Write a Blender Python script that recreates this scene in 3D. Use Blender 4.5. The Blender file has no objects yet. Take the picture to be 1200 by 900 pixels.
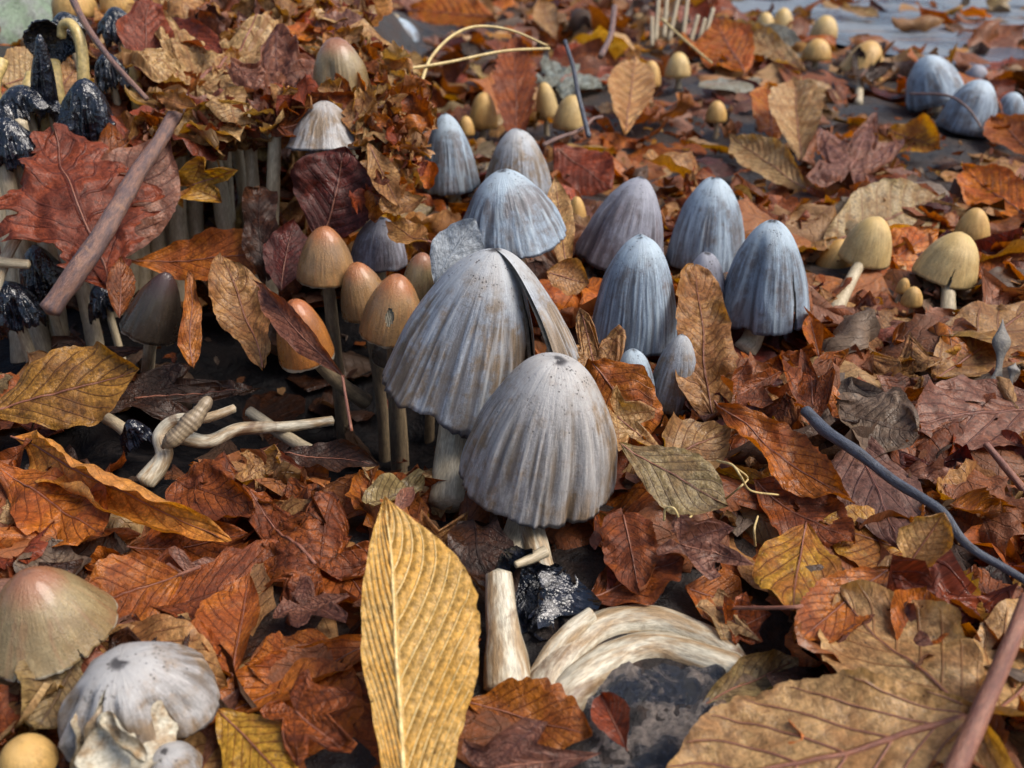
import bpy, math, numpy as np
from mathutils import Vector

# ------------------------------------------------------------------ camera, sky, sun, exposure
scene = bpy.context.scene
COL = scene.collection
CAM_H, PITCH, FPX = 0.177, 30.0, 1039.2
cam_d = bpy.data.cameras.new('camera')
cam_d.sensor_width = 36.0
cam_d.lens = 31.18
cam_d.clip_start, cam_d.clip_end = 0.01, 400.0
cam_d.dof.use_dof = True
cam_d.dof.focus_distance = 0.285
cam_d.dof.aperture_fstop = 17.0
cam = bpy.data.objects.new('camera', cam_d)
cam.location = (0, 0, CAM_H)
cam.rotation_euler = (math.radians(90 - PITCH), 0, 0)
COL.objects.link(cam)
scene.camera = cam

SUN_EL, SUN_AZ = math.radians(54), math.radians(98)     # azimuth measured from +Y clockwise
world = bpy.data.worlds.new('World')
scene.world = world
world.use_nodes = True
wn = world.node_tree.nodes
sky = wn.new('ShaderNodeTexSky')
sky.sky_type = 'NISHITA'
sky.sun_disc = False
sky.sun_elevation = SUN_EL
sky.sun_rotation = SUN_AZ
sky.dust_density = 3.0
sky.air_density = 1.0
wn['Background'].inputs[1].default_value = 0.09
world.node_tree.links.new(sky.outputs[0], wn['Background'].inputs[0])
sun_d = bpy.data.lights.new('sun', 'SUN')
sun_d.energy = 2.4
sun_d.angle = math.radians(34)
sun_d.color = (1.0, 0.93, 0.84)
sun = bpy.data.objects.new('sun', sun_d)
sdir = Vector((math.sin(SUN_AZ) * math.cos(SUN_EL), math.cos(SUN_AZ) * math.cos(SUN_EL), math.sin(SUN_EL)))
sun.rotation_euler = sdir.to_track_quat('Z', 'Y').to_euler()
sun.location = (0, 0, 3)
COL.objects.link(sun)
vs = scene.view_settings
vs.view_transform = 'Standard'
vs.look = 'None'
vs.gamma = 1.0
vs.exposure = 0.92
scene.cycles.max_bounces = 5
scene.cycles.diffuse_bounces = 3
scene.cycles.adaptive_threshold = 0.02
scene.cycles.transmission_bounces = 4
scene.cycles.use_denoising = True

# ------------------------------------------------------------------ helpers: picture <-> place
_p = math.radians(PITCH)
FWD = np.array([0, math.cos(_p), -math.sin(_p)])
UPV = np.array([0, math.sin(_p), math.cos(_p)])
RGT = np.array([1.0, 0, 0])
CAMP = np.array([0, 0, CAM_H])

def ray(px, py):
    return FWD + RGT * ((px - 600) / FPX) + UPV * ((450 - py) / FPX)

def pt(px, py, t):
    """a place seen at (px,py): t >= .15 is a depth, below that a height above the soil datum"""
    r = ray(px, py)
    if t < 0.15:
        t = (t - CAM_H) / r[2]
    return CAMP + r * t

def project(V):
    d = V - CAMP
    t = np.maximum(d @ FWD, 1e-4)
    return 600 + FPX * d[:, 0] / t, 450 - FPX * (d @ UPV) / t, t

rng = np.random.default_rng(11)

_LAT = np.random.default_rng(3).random((64, 64))
def vnoise(x, y, seed=0.0, wrap=None):
    """smooth value noise -1..1; wrap = integer period in x"""
    x = np.asarray(x, float) ; y = np.asarray(y, float) + seed * 7.31
    if wrap is None:
        x = x + seed * 3.17
    xi = np.floor(x); yi = np.floor(y)
    fx = x - xi; fy = y - yi
    fx = fx * fx * (3 - 2 * fx); fy = fy * fy * (3 - 2 * fy)
    xi = xi.astype(int); yi = yi.astype(int)
    o = int(seed * 13) % 64
    if wrap:
        a = xi % wrap; b = (xi + 1) % wrap
    else:
        a = xi; b = xi + 1
    g = lambda i, j: _LAT[(i * 7 + j * 3 + o) % 64, (j * 11 + i + o * 5) % 64]
    return ((g(a, yi) * (1 - fx) + g(b, yi) * fx) * (1 - fy) + (g(a, yi + 1) * (1 - fx) + g(b, yi + 1) * fx) * fy) * 2 - 1

def fbm(x, y, seed=0.0, n=3):
    s = 0; a = 1.0
    for k in range(n):
        s = s + a * vnoise(x * 2 ** k, y * 2 ** k, seed + k * 1.7); a *= 0.5
    return s / 1.75

def sstep(a, b, x):
    t = np.clip((np.asarray(x, float) - a) / (b - a), 0, 1)
    return t * t * (3 - 2 * t)

def unit(v):
    v = np.asarray(v, float)
    return v / (np.linalg.norm(v) + 1e-12)

# ------------------------------------------------------------------ helpers: meshes and objects
def mesh_np(name, V, F, mat, attrs=None, smooth=True):
    """V (n,3); F (m,k) array of faces of one size"""
    me = bpy.data.meshes.new(name)
    V = np.ascontiguousarray(V, dtype=np.float32)
    F = np.ascontiguousarray(F, dtype=np.int32)
    m, k = F.shape
    me.vertices.add(len(V)); me.vertices.foreach_set('co', V.ravel())
    me.loops.add(m * k); me.loops.foreach_set('vertex_index', F.ravel())
    me.polygons.add(m)
    me.polygons.foreach_set('loop_start', np.arange(0, m * k, k, dtype=np.int32))
    me.polygons.foreach_set('use_smooth', np.full(m, smooth))
    for nm, A in (attrs or {}).items():
        A = np.asarray(A, dtype=np.float32)
        if A.shape[1] == 3:
            at = me.attributes.new(nm, 'FLOAT_VECTOR', 'POINT'); at.data.foreach_set('vector', A.ravel())
        else:
            at = me.attributes.new(nm, 'FLOAT_COLOR', 'POINT'); at.data.foreach_set('color', A.ravel())
    me.materials.append(mat)
    me.update(calc_edges=True)
    me.validate()
    return me

def place(name, me, parent=None, org=None):
    o = bpy.data.objects.new(name, me)
    COL.objects.link(o)
    if parent is not None:
        o.parent = parent
    if org is not None:
        o.location = org
    return o

def tag(o, label=None, cat=None, group=None, kind=None):
    if label: o['label'] = label
    if cat: o['category'] = cat
    if group: o['group'] = group
    if kind: o['kind'] = kind
    return o

def empty(name, loc):
    o = bpy.data.objects.new(name, None)
    o.empty_display_size = 0.01
    o.location = loc
    COL.objects.link(o)
    return o

def gridF(nu, nv):
    i = np.arange(nu - 1)[:, None] * nv + np.arange(nv - 1)[None, :]
    i = i.ravel()
    return np.stack([i, i + nv, i + nv + 1, i + 1], 1)

def col4(c, n):
    return np.tile(np.array([c[0], c[1], c[2], 1.0]), (n, 1))

# coarse depth picture of the placed heroes, so that scattered litter does not bury them
DEP = np.full((91, 121), 9.0)
CAPS = []          # (C, axis, H, R) of caps, for keeping litter out of them
def remember(V):
    x, y, t = project(V)
    i = (y / 10).astype(int); j = (x / 10).astype(int)
    ok = (i >= 0) & (i < 91) & (j >= 0) & (j < 121)
    np.minimum.at(DEP, (i[ok], j[ok]), t[ok])

def hides(V, tol=0.006, frac=0.06):
    x, y, t = project(V)
    i = np.clip((y / 10).astype(int), 0, 90); j = np.clip((x / 10).astype(int), 0, 120)
    inside = (x > -40) & (x < 1240) & (y > -40) & (y < 940)
    h = inside & (DEP[i, j] < 8) & (t < DEP[i, j] - tol)
    return h.mean() > frac

def in_caps(V, grow=1.05):
    c = V.mean(0); s = np.abs(V - c).max()
    for C, ax, H, R in CAPS:
        e = C + ax * H * .5 - c
        if e @ e > (s * 1.75 + H * .6 + R * 1.2) ** 2:
            continue
        d = V - C
        q = d @ ax
        h = 1 - q / H
        rad2 = (d * d).sum(1) - q * q
        m = (h > 0) & (h < 1.05) & (rad2 < (R * grow) ** 2 * np.clip(h, 0, 1))
        if m.mean() > 0.015:
            return True
    return False

# ------------------------------------------------------------------ materials
class N:
    def __init__(s, name):
        s.m = bpy.data.materials.new(name); s.m.use_nodes = True
        s.t = s.m.node_tree; s.t.nodes.clear()
        s.out = s.n('OutputMaterial')
    def n(s, typ, **kw):
        nd = s.t.nodes.new('ShaderNode' + typ)
        for k, v in kw.items(): setattr(nd, k, v)
        return nd
    def l(s, a, b): s.t.links.new(a, b)
    def put(s, sock, v):
        if isinstance(v, bpy.types.NodeSocket): s.l(v, sock)
        else: sock.default_value = v
    def attr(s, name, what='Vector'):
        return s.n('Attribute', attribute_name=name).outputs[what]
    def math(s, op, a, b=0.0, c=0.0, clamp=False):
        nd = s.n('Math', operation=op, use_clamp=clamp)
        s.put(nd.inputs[0], a); s.put(nd.inputs[1], b); s.put(nd.inputs[2], c)
        return nd.outputs[0]
    def vmath(s, op, a, b):
        nd = s.n('VectorMath', operation=op)
        s.put(nd.inputs[0], a); s.put(nd.inputs[1], b)
        return nd.outputs[0]
    def sep(s, v):
        nd = s.n('SeparateXYZ'); s.l(v, nd.inputs[0]); return nd.outputs
    def comb(s, x, y, z):
        nd = s.n('CombineXYZ'); s.put(nd.inputs[0], x); s.put(nd.inputs[1], y); s.put(nd.inputs[2], z); return nd.outputs[0]
    def noise(s, vec, scale, detail=3, rough=0.55, dist=0.0):
        nd = s.n('TexNoise'); s.put(nd.inputs['Vector'], vec)
        nd.inputs['Scale'].default_value = scale; nd.inputs['Detail'].default_value = detail
        nd.inputs['Roughness'].default_value = rough; nd.inputs['Distortion'].default_value = dist
        return nd.outputs['Fac']
    def voro(s, vec, scale, feature='F1', rnd=1.0):
        nd = s.n('TexVoronoi', feature=feature); s.put(nd.inputs['Vector'], vec)
        nd.inputs['Scale'].default_value = scale; nd.inputs['Randomness'].default_value = rnd
        return nd.outputs['Distance']
    def ss(s, v, a, b, lo=0.0, hi=1.0):
        nd = s.n('MapRange', interpolation_type='SMOOTHSTEP')
        s.put(nd.inputs[0], v)
        if a > b: a, b, lo, hi = b, a, hi, lo
        nd.inputs[1].default_value = a; nd.inputs[2].default_value = b
        nd.inputs[3].default_value = lo; nd.inputs[4].default_value = hi
        return nd.outputs[0]
    def mix(s, f, a, b, mode='MIX'):
        nd = s.n('Mix', data_type='RGBA', blend_type=mode)
        s.put(nd.inputs[0], f)
        for sock, v in ((nd.inputs[6], a), (nd.inputs[7], b)):
            if isinstance(v, tuple): v = (*v[:3], 1.0)
            s.put(sock, v)
        return nd.outputs[2]
    def scale(s, c, f):
        nd = s.n('VectorMath', operation='SCALE'); s.l(c, nd.inputs[0]); s.put(nd.inputs['Scale'], f); return nd.outputs[0]
    def bump(s, h, dist, strength=1.0, normal=None):
        nd = s.n('Bump'); s.l(h, nd.inputs['Height'])
        nd.inputs['Distance'].default_value = dist; nd.inputs['Strength'].default_value = strength
        if normal is not None: s.l(normal, nd.inputs['Normal'])
        return nd.outputs[0]
    def principled(s, color, rough, normal=None, spec=0.5, coat=0.0, coat_rough=0.2):
        p = s.n('BsdfPrincipled')
        s.put(p.inputs['Base Color'], color if not isinstance(color, tuple) else (*color[:3], 1))
        s.put(p.inputs['Roughness'], rough)
        p.inputs['Specular IOR Level'].default_value = spec
        p.inputs['Coat Weight'].default_value = coat
        p.inputs['Coat Roughness'].default_value = coat_rough
        if normal is not None: s.l(normal, p.inputs['Normal'])
        return p.outputs[0]
    def done(s, sh):
        s.l(sh, s.out.inputs[0]); return s.m

def mat_leaf():
    k = N('dead_leaf')
    lc = k.sep(k.attr('lc')); rest = k.attr('rest')
    tint = k.attr('tint', 'Color'); tint2 = k.attr('tint2', 'Color'); vc = k.attr('veinc', 'Color')
    n1 = k.noise(rest, 0.9, 3, 0.6, 0.4)
    n2 = k.noise(rest, 7.0, 3, 0.7)
    n3 = k.noise(rest, 2.6, 3, 0.6, 0.8)
    c = k.mix(k.ss(n1, 0.40, 0.62), tint, tint2)
    c = k.scale(c, k.ss(n2, 0.25, 0.8, 0.50, 1.42))
    c = k.mix(k.ss(n3, 0.54, 0.70, 0, 0.75), c, k.scale(tint2, 0.40))            # rot blotches
    sp = k.voro(rest, 5.5)
    c = k.mix(k.math('MULTIPLY', k.ss(sp, 0.16, 0.08), k.ss(n3, 0.5, 0.6)), c, (0.03, 0.016, 0.01))
    fr = k.math('FRACT', lc[0])
    dv = k.math('SUBTRACT', 0.5, k.math('ABSOLUTE', k.math('SUBTRACT', fr, 0.5)))
    av = k.math('ABSOLUTE', lc[1])
    side = k.math('MULTIPLY', k.ss(dv, 0.085, 0.03), k.ss(av, 1.0, 0.75))
    mid = k.ss(av, 0.06, 0.03)
    vein = k.math('MAXIMUM', side, mid)
    # small cross veins between the side veins
    cross = k.math('FRACT', k.math('ADD', k.math('MULTIPLY', av, 11.0), k.math('MULTIPLY', n2, 0.9)))
    crossd = k.math('ABSOLUTE', k.math('SUBTRACT', cross, 0.5))
    ret = k.voro(rest, 4.2, 'DISTANCE_TO_EDGE')
    retm = k.ss(ret, 0.10, 0.02)
    c = k.mix(k.math('MULTIPLY', k.ss(crossd, 0.09, 0.03), 0.16), c, vc)
    c = k.mix(k.math('MULTIPLY', retm, 0.10), c, vc)
    c = k.mix(k.math('MULTIPLY', vein, 0.7), c, vc)
    # the underside of a leaf is paler and duller
    geo = k.n('NewGeometry')
    c = k.mix(k.math('MULTIPLY', geo.outputs['Backfacing'], 0.35), c, k.mix(0.5, k.scale(tint, 1.25), (0.30, 0.21, 0.14)))
    h = k.math('ADD', k.math('MULTIPLY', n2, 0.55), k.math('MULTIPLY', vein, 0.35))
    nm = k.bump(h, 0.0012, 0.85)
    rough = k.ss(n1, 0.35, 0.66, 0.24, 0.64)
    pr = k.principled(c, rough, nm, 0.36)
    tr = k.n('BsdfTranslucent')
    hs = k.n('HueSaturation'); hs.inputs['Saturation'].default_value = 1.35; hs.inputs['Value'].default_value = 1.15
    k.l(c, hs.inputs['Color']); k.l(hs.outputs[0], tr.inputs[0]); k.l(nm, tr.inputs['Normal'])
    mx = k.n('MixShader'); mx.inputs[0].default_value = 0.34
    k.l(pr, mx.inputs[1]); k.l(tr.outputs[0], mx.inputs[2])
    return k.done(mx.outputs[0])

def mat_cap(name, fib=1.0, specks=1.0, rough=(0.42, 0.62), coat=0.0, edge=(0.02, 0.02, 0.03), tr=0.0):
    k = N(name)
    cc = k.sep(k.attr('cc')); rest = k.attr('rest')
    tint = k.attr('tint', 'Color'); tint2 = k.attr('tint2', 'Color'); ap = k.attr('veinc', 'Color')
    th, h, sd = cc[0], cc[1], cc[2]
    def st(a, b): return k.comb(k.math('MULTIPLY', th, a), k.math('MULTIPLY', h, b), sd)
    wob = k.noise(rest, 0.8, 3)
    lo = k.noise(st(7.0, 1.6), 1.0, 4, 0.6, 0.4)
    mid = k.noise(st(34.0, 2.0), 1.0, 4, 0.6, 0.2)
    fi = k.noise(st(120.0, 5.0), 1.0, 3, 0.7)
    grv = k.sep(k.attr('grv'))
    blot = k.noise(rest, 2.2, 5, 0.65)
    grit = k.noise(rest, 16.0, 4, 0.7)
    c = k.mix(k.ss(k.math('ADD', k.math('MULTIPLY', lo, 0.6), k.math('MULTIPLY', blot, 0.4)), 0.44, 0.58), tint, tint2)
    c = k.scale(c, k.ss(mid, 0.3, 0.72, 1 - 0.26 * fib, 1 + 0.20 * fib))
    c = k.scale(c, k.ss(fi, 0.3, 0.75, 1 - 0.28 * fib, 1 + 0.25 * fib))
    c = k.scale(c, k.ss(grit, 0.3, 0.75, 0.80, 1.18))
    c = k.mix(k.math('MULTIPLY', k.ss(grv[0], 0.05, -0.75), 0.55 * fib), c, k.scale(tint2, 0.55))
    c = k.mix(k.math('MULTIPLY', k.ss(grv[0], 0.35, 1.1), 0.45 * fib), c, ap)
    apm = k.ss(k.math('ADD', h, k.math('MULTIPLY', k.math('SUBTRACT', blot, 0.5), 0.35)), 0.38, 0.04)
    c = k.mix(k.math('MULTIPLY', apm, 0.8), c, ap)
    # soil flecks, most of them round the crown
    sp = k.voro(rest, 9.0); sp2 = k.voro(rest, 4.3)
    zone = k.math('MULTIPLY', k.ss(h, 0.42, 0.05), k.ss(blot, 0.46, 0.60))
    f1 = k.math('MULTIPLY', k.ss(sp, 0.30, 0.20), zone)
    zone2 = k.ss(k.noise(rest, 1.3, 2), 0.55, 0.63)
    f2 = k.math('MULTIPLY', k.ss(sp2, 0.13, 0.08), zone2)
    crown = k.math('MULTIPLY', k.ss(h, 0.016, 0.003), k.ss(blot, 0.40, 0.52))
    fl = k.math('MAXIMUM', k.math('MAXIMUM', f1, f2), crown)
    c = k.mix(k.math('MULTIPLY', fl, 0.9 * specks), c, (0.025, 0.02, 0.022))
    c = k.mix(k.ss(k.math('ADD', h, k.math('MULTIPLY', fi, 0.03)), 0.985, 1.01, 0, 0.75), c, edge)
    ht = k.math('ADD', k.math('MULTIPLY', fi, 0.5 * fib), k.math('MULTIPLY', mid, 0.7 * fib))
    ht = k.math('ADD', ht, k.math('MULTIPLY', grit, 0.30))
    ht = k.math('ADD', ht, k.math('MULTIPLY', fl, 0.3 * specks))
    nm = k.bump(ht, 0.0009, 0.75)
    pr = k.principled(c, k.ss(blot, 0.35, 0.65, rough[0], rough[1]), nm, 0.5, coat, 0.12)
    if tr:
        t = k.n('BsdfTranslucent'); k.l(c, t.inputs[0])
        mx = k.n('MixShader'); mx.inputs[0].default_value = tr
        k.l(pr, mx.inputs[1]); k.l(t.outputs[0], mx.inputs[2]); pr = mx.outputs[0]
    return k.done(pr)

def mat_simple(name, c1, c2, scale, rough=(0.5, 0.7), bump=0.0006, spec=0.5, stretch=None, coat=0.0, dark=None, detail=5):
    k = N(name)
    tc = k.attr('rest')
    v = k.vmath('MULTIPLY', tc, stretch) if stretch else tc
    a = k.noise(v, scale, detail, 0.6, 0.3); b = k.noise(v, scale * 5, 4, 0.65)
    c = k.mix(k.ss(a, 0.38, 0.64), c1, c2)
    c = k.scale(c, k.ss(b, 0.28, 0.75, 0.65, 1.3))
    if dark:
        d = k.noise(tc, scale * 0.8, 5, 0.65, 0.8)
        c = k.mix(k.ss(d, 0.55, 0.74), c, dark)
    h = k.math('ADD', k.math('MULTIPLY', a, 0.6), k.math('MULTIPLY', b, 0.6))
    return k.done(k.principled(c, k.ss(a, 0.35, 0.65, rough[0], rough[1]), k.bump(h, bump, 0.9), spec, coat))

M_LEAF = mat_leaf()
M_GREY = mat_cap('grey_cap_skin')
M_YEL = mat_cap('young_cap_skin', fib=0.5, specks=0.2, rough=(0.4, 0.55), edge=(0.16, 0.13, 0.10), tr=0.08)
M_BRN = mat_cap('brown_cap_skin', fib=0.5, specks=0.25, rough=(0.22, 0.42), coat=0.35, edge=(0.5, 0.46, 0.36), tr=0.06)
k_ = N('black_ink')
rs_ = k_.attr('rest'); a_ = k_.noise(rs_, 3.0, 2, .5, .5); b_ = k_.noise(k_.vmath('MULTIPLY', rs_, (2.2, 2.2, .5)), 3.2, 2, .5)
M_INK = k_.done(k_.principled(k_.mix(k_.ss(a_, .42, .62), (0.003, 0.004, 0.007), (0.009, 0.012, 0.022)), k_.ss(a_, .35, .65, .08, .26),
                              k_.bump(k_.math('ADD', a_, b_), .0015, .85), .6, .3, .12))
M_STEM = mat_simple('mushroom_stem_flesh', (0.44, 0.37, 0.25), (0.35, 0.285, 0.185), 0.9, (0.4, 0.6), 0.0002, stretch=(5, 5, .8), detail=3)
M_DSTEM = mat_simple('shaded_stem_flesh', (0.24, 0.18, 0.11), (0.15, 0.11, 0.07), 0.9, (0.4, 0.6), 0.0002, stretch=(5, 5, .8), detail=3)  # stem colour darkened for the hollow's shade; plain brown on the shrivelled cap
M_WHITE = mat_simple('pale_stem_flesh', (0.48, 0.44, 0.34), (0.28, 0.19, 0.10), 0.8, (0.3, 0.55), 0.0005, stretch=(4, 4, 0.8), dark=(0.12, 0.065, 0.032))
M_GILL = mat_simple('gills', (0.30, 0.27, 0.22), (0.20, 0.17, 0.14), 2.0, (0.5, 0.7), 0.0003)
M_PGILL = mat_simple('pale_gills', (0.50, 0.46, 0.36), (0.36, 0.32, 0.24), 2.0, (0.5, 0.7), 0.0003)
M_BARK = mat_simple('twig_bark', (0.20, 0.105, 0.075), (0.10, 0.065, 0.065), 2.2, (0.4, 0.65), 0.0008, stretch=(3, 3, 0.8), dark=(0.28, 0.15, 0.09))
M_BLUE = mat_simple('grey_twig_bark', (0.075, 0.085, 0.11), (0.04, 0.04, 0.05), 2.5, (0.35, 0.55), 0.0006, stretch=(3, 3, 0.8))
M_BLACK = mat_simple('black_wet_bark', (0.016, 0.014, 0.015), (0.03, 0.026, 0.028), 3.0, (0.25, 0.5), 0.001, stretch=(3, 3, 0.8))
M_STRAW = mat_simple('dry_straw', (0.55, 0.42, 0.18), (0.42, 0.30, 0.13), 2.0, (0.45, 0.6), 0.0002)
M_STALK = mat_simple('leaf_stalk', (0.26, 0.10, 0.055), (0.17, 0.06, 0.04), 2.0, (0.35, 0.55), 0.0005, stretch=(4, 4, 0.7))
M_RIB = mat_simple('pale_leaf_rib', (0.66, 0.50, 0.22), (0.58, 0.40, 0.15), 2.0, (0.4, 0.55), 0.0002)
M_SPROUT = mat_simple('grey_sprout', (0.13, 0.12, 0.11), (0.20, 0.18, 0.15), 3.0, (0.4, 0.6), 0.0004)

# ------------------------------------------------------------------ palettes (albedo): main, second, veins
PAL = {
 'skin':   ((.36, .40, .44), (.28, .31, .34), (.33, .37, .41)),
 'amber':  ((.62, .27, .048), (.52, .19, .028), (.34, .11, .02)),
 'umber':  ((.33, .155, .028), (.18, .072, .014), (.085, .03, .012)),
 'rust':   ((.28, .074, .015), (.15, .034, .009), (.085, .022, .009)),
 'orange': ((.42, .13, .018), (.28, .068, .011), (.17, .04, .011)),
 'tan':    ((.43, .225, .082), (.29, .125, .040), (.18, .062, .024)),
 'pale':   ((.52, .33, .145), (.36, .19, .073), (.27, .12, .045)),
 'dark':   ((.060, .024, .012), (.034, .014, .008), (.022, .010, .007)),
 'maroon': ((.13, .026, .017), (.07, .015, .011), (.05, .013, .011)),
 'mauve':  ((.27, .120, .075), (.16, .062, .040), (.10, .038, .032)),
 'gold':   ((.50, .255, .030), (.35, .125, .015), (.20, .055, .013)),
 'yellow': ((.60, .375, .11), (.60, .345, .075), (.68, .49, .20)),
 'olive':  ((.31, .225, .10), (.21, .13, .052), (.10, .055, .03)),
 'grey':   ((.21, .155, .11), (.14, .095, .068), (.08, .05, .037)),
 'red':    ((.29, .062, .024), (.17, .033, .014), (.10, .02, .012)),
 'fire':   ((.55, .175, .012), (.40, .09, .008), (.23, .045, .009)),
 'green':  ((.30, .30, .245), (.21, .19, .14), (.15, .125, .09)),
}

# ------------------------------------------------------------------ leaf builder
def leaf_flat(kind, L, W, nu, nv, r, wl=1.0, wr=1.0, teeth=0.0, nteeth=22, nvein=9, slant=2.6, ragged=0.05, acute=1.0, peak=0.5):
    sd = r.random() * 50
    if kind == 'maple':
        u = np.linspace(0.0, 1, nu)[:, None]; a = np.linspace(-2.75, 2.75, nv)[None, :]
        ang = np.array([-1.95, -0.92, 0.0, 0.92, 1.95]) + r.normal(0, .06, 5)
        ln = np.array([.56, .86, 1.0, .86, .56]) * (1 + r.normal(0, .06, 5)); wd = np.array([.62, .56, .5, .56, .62])
        d = (a[..., None] - ang) / wd
        prof = ln * np.clip(1 - np.abs(d) ** 1.15 * 0.62, 0.0, 1)
        R = np.maximum(prof.max(-1), 0.22)
        kk = prof.argmax(-1)
        R = R * (1 + 0.10 * np.abs(((a * 5.3 + sd) % 1.0) * 2 - 1) + ragged * vnoise(a * 14, a * 0, sd))
        Rr = u * R
        X = Rr * np.cos(a) * L * 0.62 + 0.30 * L; Y = Rr * np.sin(a) * W * 0.62
        v = np.take_along_axis(np.broadcast_to(d, (1, nv, 5)), kk[..., None], 2)[..., 0]
        v = np.broadcast_to(v, X.shape) * np.clip(0.35 + u, 0, 1.2)
        ph = u * nvein * 0.8 - np.abs(v) * slant
        edge = np.broadcast_to(u, X.shape)
    else:
        u = np.linspace(0, 1, nu)[:, None]; v = np.linspace(-1, 1, nv)[None, :]
        if kind == 'scrap':
            w = np.clip(np.sin(np.pi * np.clip(u, .0, 1)) ** 0.45, 0.05, 1) * (1 + .35 * vnoise(u * 3.5, u * 0, sd))
        else:
            q = math.log(0.5) / math.log(peak)
            w = np.sin(np.pi * np.clip(u, 0, 1) ** q) ** (0.85 if kind == 'oval' else 1.0)
            w = w * (1 - 0.25 * acute * sstep(0.72, 1.0, u)) + 0.012
        side = np.where(v < 0, wl, wr)
        tooth = 1 + teeth * np.abs(v) ** 5 * (((u * nteeth) % 1.0) - 0.5)
        rag = 1 + ragged * np.abs(v) ** 3 * (vnoise(u * 16, np.sign(v) * 3 + u * 0, sd) + .6 * vnoise(u * 41, np.sign(v) * 5 + u * 0, sd))
        Y = v * side * w * W / 2 * tooth * rag
        X = u * L + 0.0 * v + (0.06 * L * np.abs(v) * np.sin(np.pi * u) if kind != 'scrap' else 0.05 * L * vnoise(v * 3, u * 2, sd))
        v = np.broadcast_to(v, X.shape)
        ph = u * nvein - np.abs(v) ** 1.15 * slant * (0.55 + 0.45 * np.sin(np.pi * u) ** .5)
        edge = np.maximum(np.abs(v), np.abs(2 * u - 1) ** 3)
        u = np.broadcast_to(u, X.shape)
    return X, Y, np.broadcast_to(u, X.shape), v, ph, np.broadcast_to(edge, X.shape), sd

def leaf_mesh(kind='long', L=.06, W=.03, nu=40, nv=20, r=None, curl=0.0, bend=0.0, twist=0.0, fold=0.0, crumple=.5, pillow=1.0,
              holes=0.0, curl2=0.0, cscale=1.0, ruffle=.6, **kw):
    """local leaf: x along the midrib from 0 to L, z the upper side. angles curl/bend/twist are totals in radians."""
    X, Y, u, v, ph, edge, sd = leaf_flat(kind, L, W, nu, nv, r, **kw)
    cm = 100.0
    rest = np.stack([X.ravel() * cm + sd, Y.ravel() * cm, np.full(X.size, sd)], 1)
    lc = np.stack([ph.ravel(), v.ravel(), np.full(X.size, sd)], 1)
    d = 0.5 - np.abs((ph % 1.0) - 0.5)
    z = pillow * 0.022 * W * (np.sqrt(np.clip(d * 2, 0, 1)) - .5) * np.clip(1.1 - np.abs(v), 0, 1) ** .5
    f = 42.0 / cscale
    n = fbm(X * f, Y * f, sd, 3)
    n2 = np.abs(fbm(X * f * 1.7 + 9, Y * f * 1.7, sd + 4, 3))
    z = z + crumple * 0.0042 * cscale * (n + 1.3 * n2 * (0.3 + edge ** 2))
    X = X + crumple * 0.0022 * cscale * fbm(X * f, Y * f + 31, sd + 2, 2)
    Yd = Y + crumple * 0.0022 * cscale * fbm(X * f + 17, Y * f, sd + 3, 2)
    z = z + fold * np.abs(Y)
    z = z + ruffle * 0.13 * W * edge ** 3 * (vnoise(u * 4.5, np.sign(v) * 4 + v * 1.2, sd + 6) + .5 * vnoise(u * 11, np.sign(v) * 7 + v * 1.5, sd + 7))
    hw = W / 2
    # roll across the blade
    k = (curl / W) * (0.55 + 0.6 * u + 0.35 * vnoise(u * 2.2, u * 0, sd + 1))
    k = k + curl2 / W * np.sign(Y) * np.clip(np.abs(Y) / hw, 0, 1)
    k = np.where(np.abs(k) < 1e-3, 1e-3, k)
    a = k * Yd
    y2 = np.sin(a) / k - z * np.sin(a); z2 = (1 - np.cos(a)) / k + z * np.cos(a)
    # bend along the midrib
    kb = bend / L if abs(bend) > 1e-3 else 1e-3 / L
    a = kb * (X - L * .5)
    x3 = np.sin(a) / kb - z2 * np.sin(a); z3 = (1 - np.cos(a)) / kb + z2 * np.cos(a)
    t = twist * (u - .5)
    y4 = y2 * np.cos(t) - z3 * np.sin(t); z4 = y2 * np.sin(t) + z3 * np.cos(t)
    V = np.stack([x3.ravel(), y4.ravel(), z4.ravel()], 1)
    F = gridF(nu, nv)
    if holes > 0:
        hn = fbm(u * 5.5 * L / .06, v * 3.2 * W / .03, sd + 8, 3) + 0.35 * edge ** 3
        keep = (hn.ravel()[F].mean(1) < 1.02 - holes)
        F = F[keep]
        used = np.zeros(len(V), bool); used[F.ravel()] = True
        idx = np.cumsum(used) - 1
        mid_b, mid_t = V[nv // 2].copy(), V[(nu - 1) * nv + nv // 2].copy()
        axis = V.reshape(nu, nv, 3)[:, nv // 2].copy()
        V, rest, lc, F = V[used], rest[used], lc[used], idx[F]
    else:
        axis = V.reshape(nu, nv, 3)[:, nv // 2].copy()
    return V, F, rest, lc, axis

def leaf_attrs(n, rest, lc, col, r, var=0.16):
    p = PAL[col]
    g = 1 + r.normal(0, var); hue = r.normal(0, 0.05)
    def j(c): return (np.clip(c[0] * g * (1 + hue), .004, .75), np.clip(c[1] * g, .004, .75), np.clip(c[2] * g * (1 - hue), .004, .75))
    return {'rest': rest, 'lc': lc, 'tint': col4(j(p[0]), n), 'tint2': col4(j(p[1]), n), 'veinc': col4(j(p[2]), n)}

def frame_map(V, l_o, l_x, l_n, w_o, w_x, w_n):
    def fr(x, n):
        x = unit(x); y = unit(np.cross(n, x)); return np.stack([x, y, np.cross(x, y)])
    A = fr(l_x, l_n); B = fr(w_x, w_n)
    return ((V - l_o) @ A.T) @ B + w_o

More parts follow.
